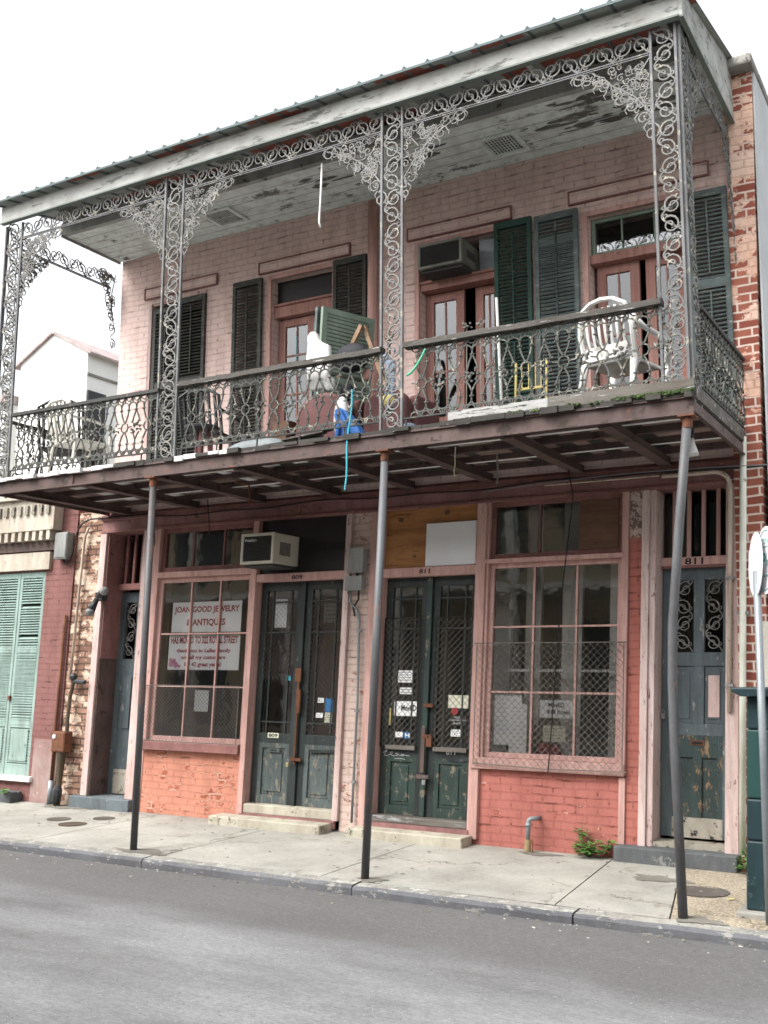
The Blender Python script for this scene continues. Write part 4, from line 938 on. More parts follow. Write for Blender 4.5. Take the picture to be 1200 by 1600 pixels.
# ================================================================== NEIGHBOURS
nb = thing('neighbour_cottage', 'plum coloured single storey house with pale green shutters and cream cornice, left of the alley', 'building', (-8, 0, 0))
P_(holes(M(), -11, -5.825, 0, 3.72, [(-7.20, -6.30, .30, 2.80)], .0, .3), 'wall', 'plum_brick', nb)
P_(M().box(-6.24, -5.83, -.012, -.001, 0, .75), 'render_patch', 'plum_stucco', nb)
P_(M().box(-11, -5.84, .3, 8, 3.60, 3.72).box(-11, -10.8, .3, 8, 0, 3.6).box(-11, -5.84, 8, 8.2, 0, 3.7), 'roof', 'roof_top', nb)
P_(M().box(-11, -6.08, -.16, -.002, 3.30, 3.70).box(-11, -6.05, -.22, -.002, 3.70, 3.76), 'cornice', 'cream_siding', nb, bevel=.004)
o = M(); o2 = M()
x = -10.95
while x < -6.12: o.box(x, x + .06, -.15, -.002, 3.18, 3.298); o2.box(x, x + .05, -.19, -.162, 3.50, 3.62); x += .125
P_(o, 'dentils', 'cream_siding', nb); P_(o2, 'dentils', 'kick_board', nb)
P_(M().box(-11, -6.10, -.05, -.002, 3.06, 3.175), 'cornice_board', 'beam', nb)
P_(M().box(-7.32, -6.21, -.05, -.002, 2.82, 3.04), 'lintel', 'cream_siding', nb, bevel=.004)
P_(M().box(-7.28, -6.22, -.06, .1, .235, .298), 'window_sill', 'white_wall', nb, bevel=.004)
for a, b in ((-7.195, -6.755), (-6.745, -6.305)):
    s_ = shutter(a, b, .30, 2.795, .04, 'pale_green', (1.83, .92), rod=False, parent=nb, gap=.032)
    P_(M().box(a + .07, b - .07, .0, .004, .47, .86), 'shutter_panel', 'pale_green', s_, bevel=.003)
P_(M().box(-6.77, -6.73, -.02, .004, 1.2, 1.26), 'latch', 'rust', nb)
tag(M().box(-7.4, -6.36, -.20, -.02, -.03, .12).build('door_step', 'slate_stone', bevel=.01), 'dark low step in front of the pale green shutters', 'step', 'stone steps before the doors')

pw = thing('party_wall', 'tall red brick party wall with peeling orange paint and weathered coping, at the right', 'wall', (2.23, 0, 0))
P_(M().box(2.103, 2.335, -.03, 9, 0, 6.96), 'brickwork', 'party_brick', pw)
P_(M().box(2.336, 2.352, -.01, 9, 2.1, 6.96), 'render', 'stucco_grey', pw); P_(M().box(2.22, 2.352, -.045, -.031, 0, 2.03), 'render', 'cream_trim', pw)
cp = M()
for i in range(24): cp.obox((2.22, -.0 + i * .38, 7.01 + (R() - .5) * .012), (.145, 0, (R() - .5) * .01), (0, .185, 0), (0, 0, .05))
P_(cp, 'coping', 'stone', pw, bevel=.02)

wh = thing('white_house', 'white gabled house far behind, seen through the open left end of the gallery', 'building', (-19, 14, -.2), warp=False)
def Q(px, py, y):   # point on the house's own front plane
    return px, y, py
x0, x1, xa, ze, za = -21.6, -18.72, -20.2, 10.87, 11.62
o = M(); o.v = [(x0, 12, -.3), (x1, 12, -.3), (x1, 12, ze), (xa, 12, za), (x0, 12, ze), (x0, 22, -.3), (x1, 22, -.3), (x1, 22, ze), (xa, 22, za), (x0, 22, ze)]
o.f = [(0, 1, 2, 3, 4), (9, 8, 7, 6, 5), (1, 6, 7, 2), (0, 4, 9, 5), (0, 5, 6, 1)]
P_(o, 'wall', 'white_wall', wh, warp=False)
def slope(xe, xr, z0, z1, th=.07, y0=11.9, y1=22.3):
    o = M(); n = [(xe, z0), (xr, z1), (xr, z1 + th), (xe, z0 + th)]; o.v = [(a, y0, b) for a, b in n] + [(a, y1, b) for a, b in n]
    o.f = [(0, 1, 2, 3), (7, 6, 5, 4), (0, 4, 5, 1), (1, 5, 6, 2), (2, 6, 7, 3), (3, 7, 4, 0)]; return o
P_(slope(x0 - .2, xa, ze - .12, za + .02), 'roof', 'red_roof', wh, warp=False); P_(slope(x1 + .2, xa, ze - .12, za + .02), 'roof', 'red_roof', wh, warp=False)
P_(M().box(x1 + .005, x1 + .06, 12.05, 12.75, 4.5, 9.7), 'shutter', 'dark_plastic', wh, warp=False); P_(M().box(x1 + .005, x1 + .05, 12, 16, 10.15, 10.22), 'band', 'stone', wh, warp=False)
P_(M().box(x1 - 1.0, x1 - .7, 15, 15.4, ze + .1, za + .25), 'chimney', 'red_roof', wh, warp=False)
w2 = thing('white_wing', 'smaller white building with red roof edge, behind the far left gallery column', 'building', (-22, 14, -.2), warp=False)
P_(M().box(-26.5, -22.2, 12, 15.6, -.3, 9.75), 'wall', 'white_wall', w2, warp=False); P_(M().box(-26.7, -22.05, 11.85, 15.9, 9.75, 10.0), 'roof', 'red_roof', w2, warp=False)

# house across the street: only its reflection reaches the shop windows
op = thing('yellow_townhouse', 'yellow galleried townhouse across the street, mirrored in the shop windows', 'building', (0, -13.8, 0), warp=False)
oh = []
for i in range(9):
    xc = -15 + i * 2.9; oh += [(xc - .5, xc + .5, .1, 2.7), (xc - .5, xc + .5, 4.0, 6.0)]
P_(holes(M(), -18, 12, -.2, 6.6, oh, -14.0, -13.7), 'wall', 'ochre_wall', op, warp=False)
for (a, b, c, d_) in oh:
    f = P_(M().box(a, b, -13.94, -13.90, c, d_), 'window', 'shutter_slate', op, warp=False); P_(M().box(a - .45, a - .02, -13.69, -13.65, c, d_).box(b + .02, b + .45, -13.69, -13.65, c, d_), 'shutter', 'shutter_slate', f, warp=False)
for i in range(10): P_(M().box(-16.4 + i * 2.9, -16.2 + i * 2.9, -11.48, -11.30, -.06, 6.1), 'gallery_post', 'cream_trim', op, warp=False)
P_(M().box(-18, 12, -13.69, -11.25, 3.3, 3.45).box(-18, 12, -13.69, -11.2, 6.1, 6.25), 'gallery_deck', 'cream_trim', op, warp=False)

# ================================================================== THINGS FIXED TO THE FACADE
def ac(name, label, x0, x1, y0, y1, z0, z1, body, grille, txt=None):
    t = thing(name, label, 'air conditioner', ((x0 + x1) / 2, y1, z0))
    P_(M().box(x0, x1, y0 + .03, y1, z0, z1), 'housing', body, t, bevel=.008)
    P_(frame(x0 - .002, x1 + .002, z0 - .002, z1 + .002, .03, y0, y0 + .03), 'front_frame', body, t, bevel=.004)
    o = M(); z = z0 + .035
    while z < z1 - .04: o.obox(((x0 + x1) / 2, y0 + .012, z), ((x1 - x0) / 2 - .032, 0, 0), (0, .008, -.004), (0, .001, .002)); z += .014
    P_(o, 'grille', grille, t); P_(M().box(x0 + .03, x1 - .03, y0 + .024, y0 + .03, z0 + .03, z1 - .03), 'grille_back', grille, t)
    o = M()
    for i in range(9): o.box(x1, x1 + .003, y0 + .12 + i * .022, y0 + .132 + i * .022, z0 + .09, z1 - .09)
    P_(o, 'side_vents', grille, t)
    if txt: P_(text(txt, x0 + .05, x0 + .20, z1 - .085, z1 - .055, y0 + .002, bold=.01), 'badge', 'white_plastic', t)
    P_(M().box(x0 + .02, x1 - .02, y0 + .05, y1, z0 - .03, z0 - .004), 'support_rail', 'ac_dark', t); return t
ac('air_conditioner', 'cream box air conditioner in the dark transom above the black double door', -2.95, -2.53, -.42, .05, 2.70, 3.02, 'ac_cream', 'ac_dark', 'Friedrich')
ac('air_conditioner', 'dirty dark green air conditioner in the transom of an upstairs doorway', -.93, -.44, -.30, .12, 5.61, 5.87, 'ac_green', 'ac_dark')
t = thing('electric_box', 'tall grey electric box on the plum wall at the top of its pipes', 'electric box', (-5.97, 0, 2.92)); P_(M().box(-6.08, -5.87, -.11, -.003, 2.93, 3.26), 'box', 'metal_grey', t, bevel=.006); P_(M().box(-6.07, -5.88, -.118, -.111, 2.95, 3.24), 'cover', 'metal_grey', t, bevel=.002)
t = thing('electric_box', 'square grey electric box on the brick pier, upper of two', 'electric box', (-1.72, 0, 2.58)); P_(M().box(-1.80, -1.64, -.09, .018, 2.60, 2.84), 'box', 'metal_grey', t, bevel=.006); P_(M().box(-1.81, -1.63, -.098, -.091, 2.59, 2.85), 'cover', 'metal_grey', t, bevel=.002)
t = thing('electric_box', 'small grey electric box on the brick pier, lower of two', 'electric box', (-1.74, 0, 2.40)); P_(M().box(-1.83, -1.65, -.08, .018, 2.42, 2.55), 'box', 'metal_grey', t, bevel=.006); P_(M().box(-1.84, -1.64, -.088, -.081, 2.41, 2.56), 'cover', 'metal_grey', t, bevel=.002)
def pipe(pts, r, mat, name, label, cat, n=8, clips=()):
    o = tag(M().tube(pts, r, n).build(name, mat, smooth=True), label, cat)
    for (x, y, z) in clips: P_(M().box(x - r * 1.7, x + r * 1.7, y - r * 1.3, y + r * 1.2, z - .012, z + .012), 'clip', 'metal_grey', o)
    return o
def curve(a, b, c, n=8): return [tuple((1 - t) ** 2 * a[i] + 2 * t * (1 - t) * b[i] + t * t * c[i] for i in range(3)) for t in [k / n for k in range(n + 1)]]
pipe([(-1.80, -.03, 2.41), (-1.80, -.03, 2.30), (-1.72, -.02, 2.22), (-1.685, -.02, 2.1), (-1.66, -.02, 1.3), (-1.66, -.02, .10)], .013, 'galv', 'conduit', 'thin grey conduit running down the brick pier between the double doors', 'conduit', clips=((-1.68, -.02, 2.0), (-1.66, -.02, 1.2), (-1.66, -.02, .5)))
pipe([(-1.70, -.03, 2.42), (-1.70, -.03, 2.32), (-1.76, -.025, 2.24), (-1.74, -.02, 2.15)], .010, 'wire_black', 'cable', 'short black cable looping below the lower electric box', 'cable')
pipe([(-1.73, -.03, 2.56), (-1.73, -.03, 2.60)], .014, 'wire_black', 'conduit', 'stub of pipe linking the two grey boxes on the pier', 'conduit')
pipe([(1.40, -.03, 3.33), (1.80, -.03, 3.33), *curve((1.85, -.03, 3.33), (1.985, -.03, 3.32), (1.99, -.03, 3.18)), (1.99, -.03, 1.28)], .02, 'conduit_cream', 'conduit', 'cream conduit bending over the top of the slate door frame', 'conduit', clips=((1.99, -.03, 2.4), (1.99, -.03, 1.5)))
pipe([(.30, -.05, 3.335), (1.38, -.05, 3.335)], .008, 'conduit_cream', 'conduit', 'thin pale rod fixed along the header above the right shop window', 'conduit')
pipe([(2.108, -.09, 3.60), (2.108, -.09, .14)], .028, 'spout_white', 'downspout', 'narrow white downspout beside the red brick party wall', 'downspout', 10, clips=((2.108, -.07, 2.1),))
pipe([(-5.60, -.03, 3.30), (-5.65, -.03, 3.2), (-5.66, -.03, 3.0), (-5.70, -.03, 1.5)], .018, 'conduit_cream', 'conduit', 'cream conduit down the peeling cream brick pier', 'conduit')
pipe([(-5.875, -.03, 2.25), (-5.875, -.03, .28)], .02, 'rust', 'pipe', 'rusty brown pipe at the edge of the plum wall', 'pipe'); pipe([(-5.875, -.03, .27), (-5.875, -.03, -.01)], .035, 'galv', 'pipe', 'short grey pipe stub at the foot of the plum wall', 'pipe')
pipe([*curve((-5.98, -.04, 2.93), (-5.88, -.06, 2.78), (-5.83, -.04, 3.0)), (-5.80, -.04, 3.2), *curve((-5.78, -.04, 3.25), (-5.70, -.05, 3.42), (-5.45, -.05, 3.40)), (-4.6, -.06, 3.40)], .010, 'wire_black', 'cable', 'black cable looping from the tall grey box to the header', 'cable')
pts = []
for k in range(40):
    x = -4.6 + 6.9 * k / 39; pts.append((x, -.07, 3.36 + .012 * math.sin(x * 2.2) + .01 * math.sin(x * 5)))
pipe(pts, .009, 'wire_black', 'cable', 'black cable running along the header under the gallery', 'cable', 5)
pipe([(x, -.10 - .35 * abs(x) / 8, 3.31 + .05 * math.sin(x * 1.1 + .4)) for x in rng(-.3, 4.6, 16)], .005, 'galv', 'cable', 'thin grey wire passing the top of the slate door', 'cable', 4)
# gas meter group at the alley
t = thing('gas_meter', 'rusty gas meter on its pipes at the foot of the cream brick pier', 'gas meter', (-5.7, 0, 0))
P_(M().box(-5.80, -5.58, -.16, -.02, .62, .86), 'case', 'rust', t, bevel=.02); P_(M().blob((-5.75, -.165, .80), .03, 8, 5, (1, .5, 1)), 'dial', 'white_plastic', t)
P_(M().tube([(-5.68, -.09, .62), (-5.68, -.09, .3), (-5.68, -.09, .0)], [.06, .035, .035], 10).tube([(-5.62, -.09, .86), (-5.63, -.09, 1.0), (-5.66, -.05, 1.25), (-5.62, -.05, 1.45)], .025, 8), 'pipes', 'soil', t); P_(M().blob((-5.69, -.10, .12), .08, 9, 6, (.8, .8, 1.6), .2), 'valve', 'dark_plastic', t)
P_(M().tube([(-5.60, -.06, 1.45), (-5.42, -.06, 1.44)], .028, 8).blob((-5.62, -.06, 1.50), .05, 8, 5), 'elbow', 'dark_plastic', t)
# twin floodlight by alley door
t = thing('flood_lamp', 'black twin flood lamp with silver bulbs at the alley door', 'lamp', (-5.28, -.02, 2.4))
P_(M().box(-5.33, -5.22, -.10, -.01, 2.40, 2.50), 'bracket', 'dark_plastic', t)
for q, (a, b) in enumerate((((-5.25, -.12, 2.46), (-5.10, -.20, 2.50)), ((-5.28, -.12, 2.42), (-5.27, -.22, 2.27)))): P_(M().tube([a, b], .03, 10, r2=.055), 'lamp_head', 'dark_plastic', t, smooth=True); d_ = Vector(b) - Vector(a); P_(M().tube([b, tuple(Vector(b) + d_ * .25)], .054, 12, r2=.045), 'bulb', 'metal_grey', t, smooth=True)
# lamp under the gallery
t = thing('hanging_lamp', 'small white bell lamp under the gallery beside the leaning pole', 'lamp', (1.96, -1.25, 3.43))
P_(M().tube([(1.96, -1.25, 3.50), (1.96, -1.25, 3.36)], .025, 10), 'socket', 'dark_plastic', t); P_(M().lathe((1.96, -1.25, 3.24), [(.062, 0), (.058, .02), (.03, .10), (.026, .13)], 16), 'shade', 'white_plastic', t, smooth=True)
# standpipe
t = thing('standpipe', 'grey hooked pipe with rusty foot rising before the salmon brick wall', 'pipe', (.25, -.08, 0))
P_(M().tube([(.25, -.10, .10), (.25, -.10, .24), (.252, -.10, .275), (.27, -.09, .29), (.30, -.07, .29), (.31, .02, .29)], .02, 12).tube([(.25, -.10, .22), (.25, -.10, .25)], .026, 12), 'pipe', 'galv', t, smooth=True); P_(M().tube([(.25, -.10, -.01), (.25, -.10, .11)], .028, 12), 'pipe_foot', 'brass', t)
P_(M().tube([(.30, -.11, -.01), (.302, -.11, .10)], .006, 5), 'rod', 'rust', t)
# ropes, chains, hooks under the deck
def hang(x, y, z0, z1, r, mat, name, label, cat, bead=None):
    o = M()
    if bead:
        n = int((z1 - z0) / bead)
        for i in range(n): o.blob((x + .006 * math.sin(i * .35), y, z0 + i * bead), r, 6, 4, (1, 1, 1))
    else: o.tube([(x + (R() - .5) * .01, y, z0 + (z1 - z0) * k / 5) for k in range(6)], r, 5)
    return tag(o.build(name, mat), label, cat)
hang(.22, -.95, 3.22, 3.5, .010, 'pebbles' if 0 else 'stone', 'chain', 'short pale chain hanging before the boarded transom, left of the shop window', 'chain', .018)
hang(-.02, -1.3, 3.24, 3.5, .005, 'paper_cream', 'string', 'thin pale string hanging under the gallery deck by the white board', 'string')
pipe([(.62, -.30, 3.46), (.60, -.10, 3.2), (.50, -.085, 2.2), (.42, -.08, .76), (.42, -.09, .70)], .006, 'wire_black', 'rod', 'thin black rod hanging down the middle of the wire window guard', 'rod', 5)
pipe([(-3.55, -.3, 3.46), (-3.56, -.2, 3.05)], .006, 'wire_black', 'rod', 'short black rod over the middle pane of the sign window transom', 'rod', 5); pipe([(-4.35, -.3, 3.46), (-4.36, -.2, 3.0)], .006, 'wire_black', 'rod', 'short black rod beside the leftmost pole over the transom', 'rod', 5)
pipe([(-2.62, -1.0, 3.47), (-2.45, -1.0, 3.42), (-2.42, -1.0, 3.24), (-2.39, -1.0, 3.22)], .010, 'rust', 'hook', 'bent dark iron hook under the deck above the cream air conditioner', 'hook', 6)
pipe([(-4.10, YB - .05, 3.56), (-4.10, YB - .05, 3.42)], .006, 'rust', 'hook', 'small rusty drip hook at the white deck edge near the left end', 'hook', 5)

# ceiling vents
def vent(x, y, ang, label, slot):
    t = thing('ceiling_vent', label, 'vent', (x, y, 6.64), 'vents in the gallery ceiling')
    def rot(p): c, s = math.cos(ang), math.sin(ang); return (x + p[0] * c - p[1] * s, y + p[0] * s + p[1] * c, p[2])
    o = M().add(M().box(-.20, .20, -.20, -.16, 6.635, 6.656).box(-.20, .20, .16, .20, 6.635, 6.656).box(-.20, -.16, -.16, .16, 6.635, 6.656).box(.16, .20, -.16, .16, 6.635, 6.656), rot); P_(o, 'frame', 'ceiling', t)
    o = M()
    for i in range(10): o.add(M().box(-.150 + i * .0325, -.142 + i * .0325, -.16, .16, 6.640, 6.652), rot)
    if slot:
        for i in range(7): o.add(M().box(-.16, .16, -.14 + i * .046, -.134 + i * .046, 6.637, 6.6395), rot)
    else: o.add(M().box(-.16, .16, -.004, .004, 6.637, 6.6395), rot)
    P_(o, 'grille', 'ceiling', t); P_(M().add(M().box(-.16, .16, -.16, .16, 6.6535, 6.656), rot), 'backing', 'ink_black', t)
vent(.09, -.43, .0, 'square lattice vent in the gallery ceiling near the corner column', True); vent(-3.30, -.45, .0, 'slotted vent in the gallery ceiling on the street side of the left column', False)
pipe([(-1.22, -1.62, 6.25), (-1.235, -1.62, 5.9), (-1.25, -1.62, 5.68), (-1.23, -1.62, 5.62)], .010, 'white_plastic', 'cord', 'white cord dangling from the frieze of the middle bay', 'cord', 6)

# ================================================================== NOTICES, NUMBERS
def sign(x0, x1, z0, z1, y, mat, label, name='paper_notice', cat='notice', texts=(), extra=None, skew=0, th=.0015):
    t = tag(M().prism([(x0, z0), (x1, z0 + skew), (x1, z1 + skew * .4), (x0, z1)], y, y + th).build(name, mat), label, cat)
    for (s_, a, b, c, d_, mm) in texts:
        P_(text(s_, x0 + a * (x1 - x0), x0 + b * (x1 - x0), z0 + c * (z1 - z0), z0 + d_ * (z1 - z0), y - .001, bold=.035), 'lettering', mm, t)
    if extra: P_(extra, 'marks', 'ink_black', t)
    return t
def lines(x0, x1, z0, z1, n, y, seed_=0, h=.003):
    random.seed(seed_); o = M()
    for i in range(n):
        z = z1 - (z1 - z0) * (i + .5) / n; x = x0
        while x < x1 - .01:
            L = .008 + R() * .02
            if x + L > x1: break
            o.box(x, x + L, y - .0012, y - .0006, z - h / 2, z + h / 2); x += L + .006
        
    return o
sign(-4.27, -3.275, 2.018, 2.36, .085, 'paper', 'upper white sign with red serif lettering in the left shop window', 'shop_sign', 'sign', [('JOAN GOOD JEWELRY', .03, .97, .60, .86, 'ink_red'), ('& ANTIQUES', .22, .78, .18, .44, 'ink_red')])
t = sign(-4.29, -3.27, 1.595, 1.992, .085, 'paper', 'lower white sign with a pink flower and red moving notice in the left shop window', 'shop_sign', 'sign', [('HAS MOVED TO 322 ROYAL STREET', .03, .97, .74, .95, 'ink_red'), ('thank you to LaBan family', .12, .88, .46, .60, 'ink_red'), ('and all my customers', .19, .81, .27, .41, 'ink_red'), ('for 42 great years!', .24, .76, .06, .22, 'ink_red')])
o = M()
for (a, b, r_) in ((.05, .16, .035), (.09, .24, .03), (.12, .14, .034), (.04, .28, .022), (.17, .1, .02)):
    q = M().lathe((0, 0, 0), [(r_, 0), (r_, .001)], 10); o.add(q, lambda p: (-4.29 + a * 1.02 + p[0], .0838 - p[2], 1.595 + b * .40 + p[1]))
P_(o, 'flower', 'ink_pink', t)
sign(-3.86, -3.66, 1.135, 1.37, .085, 'paper', 'single blank white sheet in a lower pane of the left shop window')
# door 1
sign(-2.855, -2.70, 2.055, 2.365, .135, 'paper', 'sheet of paper high behind the left leaf of the black double door')
sign(-2.22, -2.05, 2.10, 2.35, .135, 'stone', 'torn grey sheet high behind the right leaf of the black double door', extra=lines(-2.2, -2.07, 2.12, 2.33, 5, .134, 3, .012))
t = sign(-2.83, -2.69, .885, .935 - .0, .096, 'paper_cream', 'yellowed number plate 809 on the rail of the left black door leaf', 'number_plate', 'number', [('809', .08, .92, .12, .88, 'ink_black')])
tag(text('809', -2.56, -2.42, 2.56, 2.605, -.012, bold=.02).build('house_number', 'ink_black'), 'dark house number 809 on the bar above the black double door', 'number')
sign(-2.225, -2.15, 1.265, 1.315, .113, 'paper', 'small white sticker above another in the right black door glass', 'sticker', 'sticker', extra=lines(-2.22, -2.155, 1.27, 1.31, 3, .113, 5)); sign(-2.24, -2.155, 1.11, 1.16, .113, 'paper', 'lower small white sticker in the right black door glass', 'sticker', 'sticker', extra=lines(-2.235, -2.16, 1.115, 1.155, 3, .113, 6))
sign(-2.13, -2.035, 1.17, 1.31, .113, 'ink_blue', 'blue sticker in the right black door glass', 'sticker', 'sticker', extra=None); sign(-2.13, -2.04, 1.065, 1.165, .113, 'paper_cream', 'yellow and white card sticker under the blue one', 'sticker', 'sticker', extra=lines(-2.125, -2.045, 1.07, 1.16, 5, .113, 8, .008))
sign(-2.64, -2.585, 1.49, 1.54, .113, 'cyan_bead', 'tiny turquoise sticker in the left black door glass', 'sticker', 'sticker')
# door 2
sign(-1.275, -1.11, 1.485, 1.605, .113, 'paper', 'note with handwriting above another note in the green door', extra=lines(-1.265, -1.12, 1.495, 1.6, 4, .113, 1, .006)); sign(-1.25, -1.10, 1.37, 1.435, .113, 'paper', 'narrow handwritten slip below the upper note in the green door', extra=lines(-1.24, -1.11, 1.375, 1.43, 2, .113, 2, .006))
sign(-1.305, -1.04, 1.155, 1.30, .113, 'paper', 'white sheet reading MOVED in the left green door leaf', texts=[('MovED', .30, .95, .35, .75, 'ink_black')])
sign(-1.40, -1.34, 1.06, 1.23, .113, 'yellow', 'upright yellow card in the left green door leaf', 'sticker', 'sticker'); sign(-1.285, -1.195, .945, .998, .113, 'paper', 'white card low in the left green door leaf', 'sticker', 'sticker'); sign(-1.185, -1.10, .935, 1.0, .113, 'ink_blue', 'small blue and white card low in the left green door leaf', 'sticker', 'sticker', texts=[('H', .2, .8, .2, .8, 'paper')])
sign(-.705, -.49, 1.245, 1.37, .113, 'paper_cream', 'cream sheet in the right green door leaf'); tag(M().lathe((0, 0, 0), [(.036, 0), (.036, .002)], 18).build('x', 'ink_red') if 0 else M().add(M().lathe((0, 0, 0), [(.036, 0), (.036, .002)], 18), lambda p: (-.633 + p[0], .112 - p[2], 1.215 + p[1])).build('sticker', 'ink_red'), 'round red sticker under the cream sheet in the green door', 'sticker')
o = M(); [o.add(q) for q in (text('THE', -.635, -.57, 1.145, 1.165, .113, bold=.01), text('ELSIE J BROWN', -.69, -.51, 1.118, 1.138, .113, bold=.01), text('SHOP', -.645, -.56, 1.09, 1.11, .113, bold=.01))]; tag(o.build('door_lettering', 'decal_white'), 'three lines of white lettering on the green door glass', 'lettering')
sign(-.665, -.555, .975, 1.04, .113, 'paper', 'small white note low in the right green door leaf', extra=lines(-.655, -.565, .98, 1.035, 3, .113, 11, .006))
tag(text('811', -.70, -.60, .80, .85, .095, bold=.02).build('house_number', 'decal_white'), 'white painted number 811 on the right green door leaf', 'number'); tag(text('811', -1.02, -.90, 2.56, 2.605, -.012, bold=.02).build('house_number', 'ink_black'), 'dark house number 811 on the bar above the green double door', 'number')
tag(text('811', 1.56, 1.72, 2.55, 2.61, .158, bold=.02).build('house_number', 'ink_black'), 'dark number 811 on the bar above the slate single door', 'number')
tag(M().box(-.965, -.415, .005, .022, 2.63, 3.06).build('sign_board', 'white_board', bevel=.003), 'blank white board on the plywood over the green double door', 'board')
# window 2
sign(-.20, .075, .92, 1.385, .09, 'paper', 'large handwritten sheet in the lower left pane of the right shop window', extra=lines(-.18, -.06, 1.0, 1.36, 9, .0895, 12)); sign(-.045, .13, .845, 1.30, .087, 'paper', 'long sheet overlapping another in the right shop window', extra=lines(-.03, .11, .88, 1.28, 12, .0865, 13))
sign(.255, .59, 1.18, 1.34, .085, 'paper', 'handwritten moved notice in the middle pane of the right shop window', texts=[('MovED', .25, .72, .60, .88, 'ink_black'), ('818 Royal', .22, .88, .16, .48, 'ink_black')])
sign(.295, .51, .965, 1.11, .085, 'paper_cream', 'small cream note below the moved notice in the right shop window', extra=lines(.31, .49, .98, 1.10, 4, .084, 14, .004))
tag(M().blob((.32, .18, .86), .12, 9, 6, (1.2, .5, .7), .5).build('cloth_bundle', 'red_cloth'), 'crumpled red cloth behind the glass of the right shop window', 'cloth')
# padlocks
for (x, y, z, l) in ((-2.52, .05, .62, 'brass padlock on the rusty bar of the black double door'), (-.90, .04, .53, 'padlock hanging between the green door leaves'), (1.37, .20, 1.22, 'silver padlock on the slate door')):
    t = thing('padlock', l, 'padlock', (x, y, z)); P_(M().box(x - .018, x + .018, y - .012, y + .008, z - .022, z + .022), 'body', 'brass' if 'brass' in l else 'metal_grey', t, bevel=.003); P_(M().tube([(x - .012, y, z + .02), (x - .012, y, z + .045), (x, y, z + .055), (x + .012, y, z + .045), (x + .012, y, z + .02)], .004, 5), 'shackle', 'metal_grey', t)

# ================================================================== STREET THINGS ON THE RIGHT
t = thing('litter_bin', 'tall dark green street cabinet on a concrete plinth at the right edge', 'bin', (2.75, -1.2, 0))
def taper(o, x0, x1, y0, y1, z0, z1, k):
    return o.add(M().box(-1, 1, -1, 1, z0, z1), lambda p: ((x0 + x1) / 2 + p[0] * (x1 - x0) / 2 * (1 + k * (z1 - p[2])), (y0 + y1) / 2 + p[1] * (y1 - y0) / 2, p[2]))
BX0, BX1, BY0, BY1 = 2.415, 3.02, -1.45, -.90
P_(M().box(BX0, BX1, BY0, BY1, .0, .46).box(BX0 + .0, BX1, BY0, BY1, .466, .74), 'body', 'bin_green', t, bevel=.012); P_(M().box(BX0 + .012, BX1 - .012, BY0 + .012, BY1 - .012, .44, 1.45), 'inner_body', 'bin_green', t)
P_(M().box(BX0 + .0, BX1, BY0, BY1, .746, 1.21), 'panel', 'bin_panel', t, bevel=.010); P_(M().box(BX0 + .0, BX1, BY0, BY1, 1.216, 1.44), 'body', 'bin_green', t, bevel=.012)
P_(M().prism([(BX0 - .09, 1.50), (BX0 - .09, 1.475), (BX0 - .03, 1.44), (BX1 + .03, 1.44), (BX1 + .09, 1.475), (BX1 + .09, 1.50)], BY0 - .08, BY1 + .06), 'lid', 'bin_green', t, bevel=.008)
tag(M().box(2.36, 3.1, -1.52, -.85, -.12, .0).build('plinth', 'stone', bevel=.012), 'low concrete plinth under the dark green street cabinet', 'plinth')
t = thing('street_sign', 'grey sign post carrying two oval white plates with teal print', 'sign', (2.52, -1.62, 0))
P_(M().tube([(2.60, -1.62, -.05), (2.515, -1.62, 2.30)], .026, 12), 'post', 'galv', t, smooth=True)
def plate(cx, cy, cz, ang, w_, h_, mat):
    o = M(); n = 28; c, s = math.cos(ang), math.sin(ang)
    for d in (-.003, .003):
        for k in range(n):
            a = 2 * PI * k / n; u = w_ * math.cos(a) * (1 if abs(math.cos(a)) > 0 else 1); v = h_ * math.sin(a)
            o.v.append((cx + u * c - d * s, cy + u * s + d * c, cz + v))
    o.f = [tuple(range(n)), tuple(range(n, 2 * n))[::-1]] + [(k, n + k, n + (k + 1) % n, (k + 1) % n) for k in range(n)]
    return P_(o, 'plate', mat, t)
plate(2.505, -1.60, 2.35, math.radians(-62), .15, .225, 'white_board')
pl = plate(2.585, -1.66, 2.37, math.radians(-58), .18, .235, 'white_board')
o = M()
def onp(u, v, d=.006):
    a = math.radians(-58); c, s = math.cos(a), math.sin(a); return (2.585 + u * c + d * s, -1.66 + u * s - d * c, 2.37 + v * .8)
o.tube([onp(.16 * math.cos(a), .26 * math.sin(a)) for a in rng(0, 2 * PI * .97, 26)], .0025, 4, closed=True)
o.tube([onp(-.13, .10), onp(0, .12), onp(.13, .10)], .003, 4); o.tube([onp(-.12, -.12), onp(0, -.14), onp(.12, -.12)], .003, 4)
o.add(text('P', 0, 1, 0, 1, 0), lambda p: onp(-.09 + .10 * p[0], -.08 + .15 * p[2])); o.add(text('TOW', 0, 1, 0, 1, 0), lambda p: onp(-.09 + .18 * p[0], .14 + .05 * p[2])); o.add(text('zone', 0, 1, 0, 1, 0), lambda p: onp(.0 + .09 * p[0], -.05 + .05 * p[2]))
P_(o, 'print', 'sign_teal', pl)
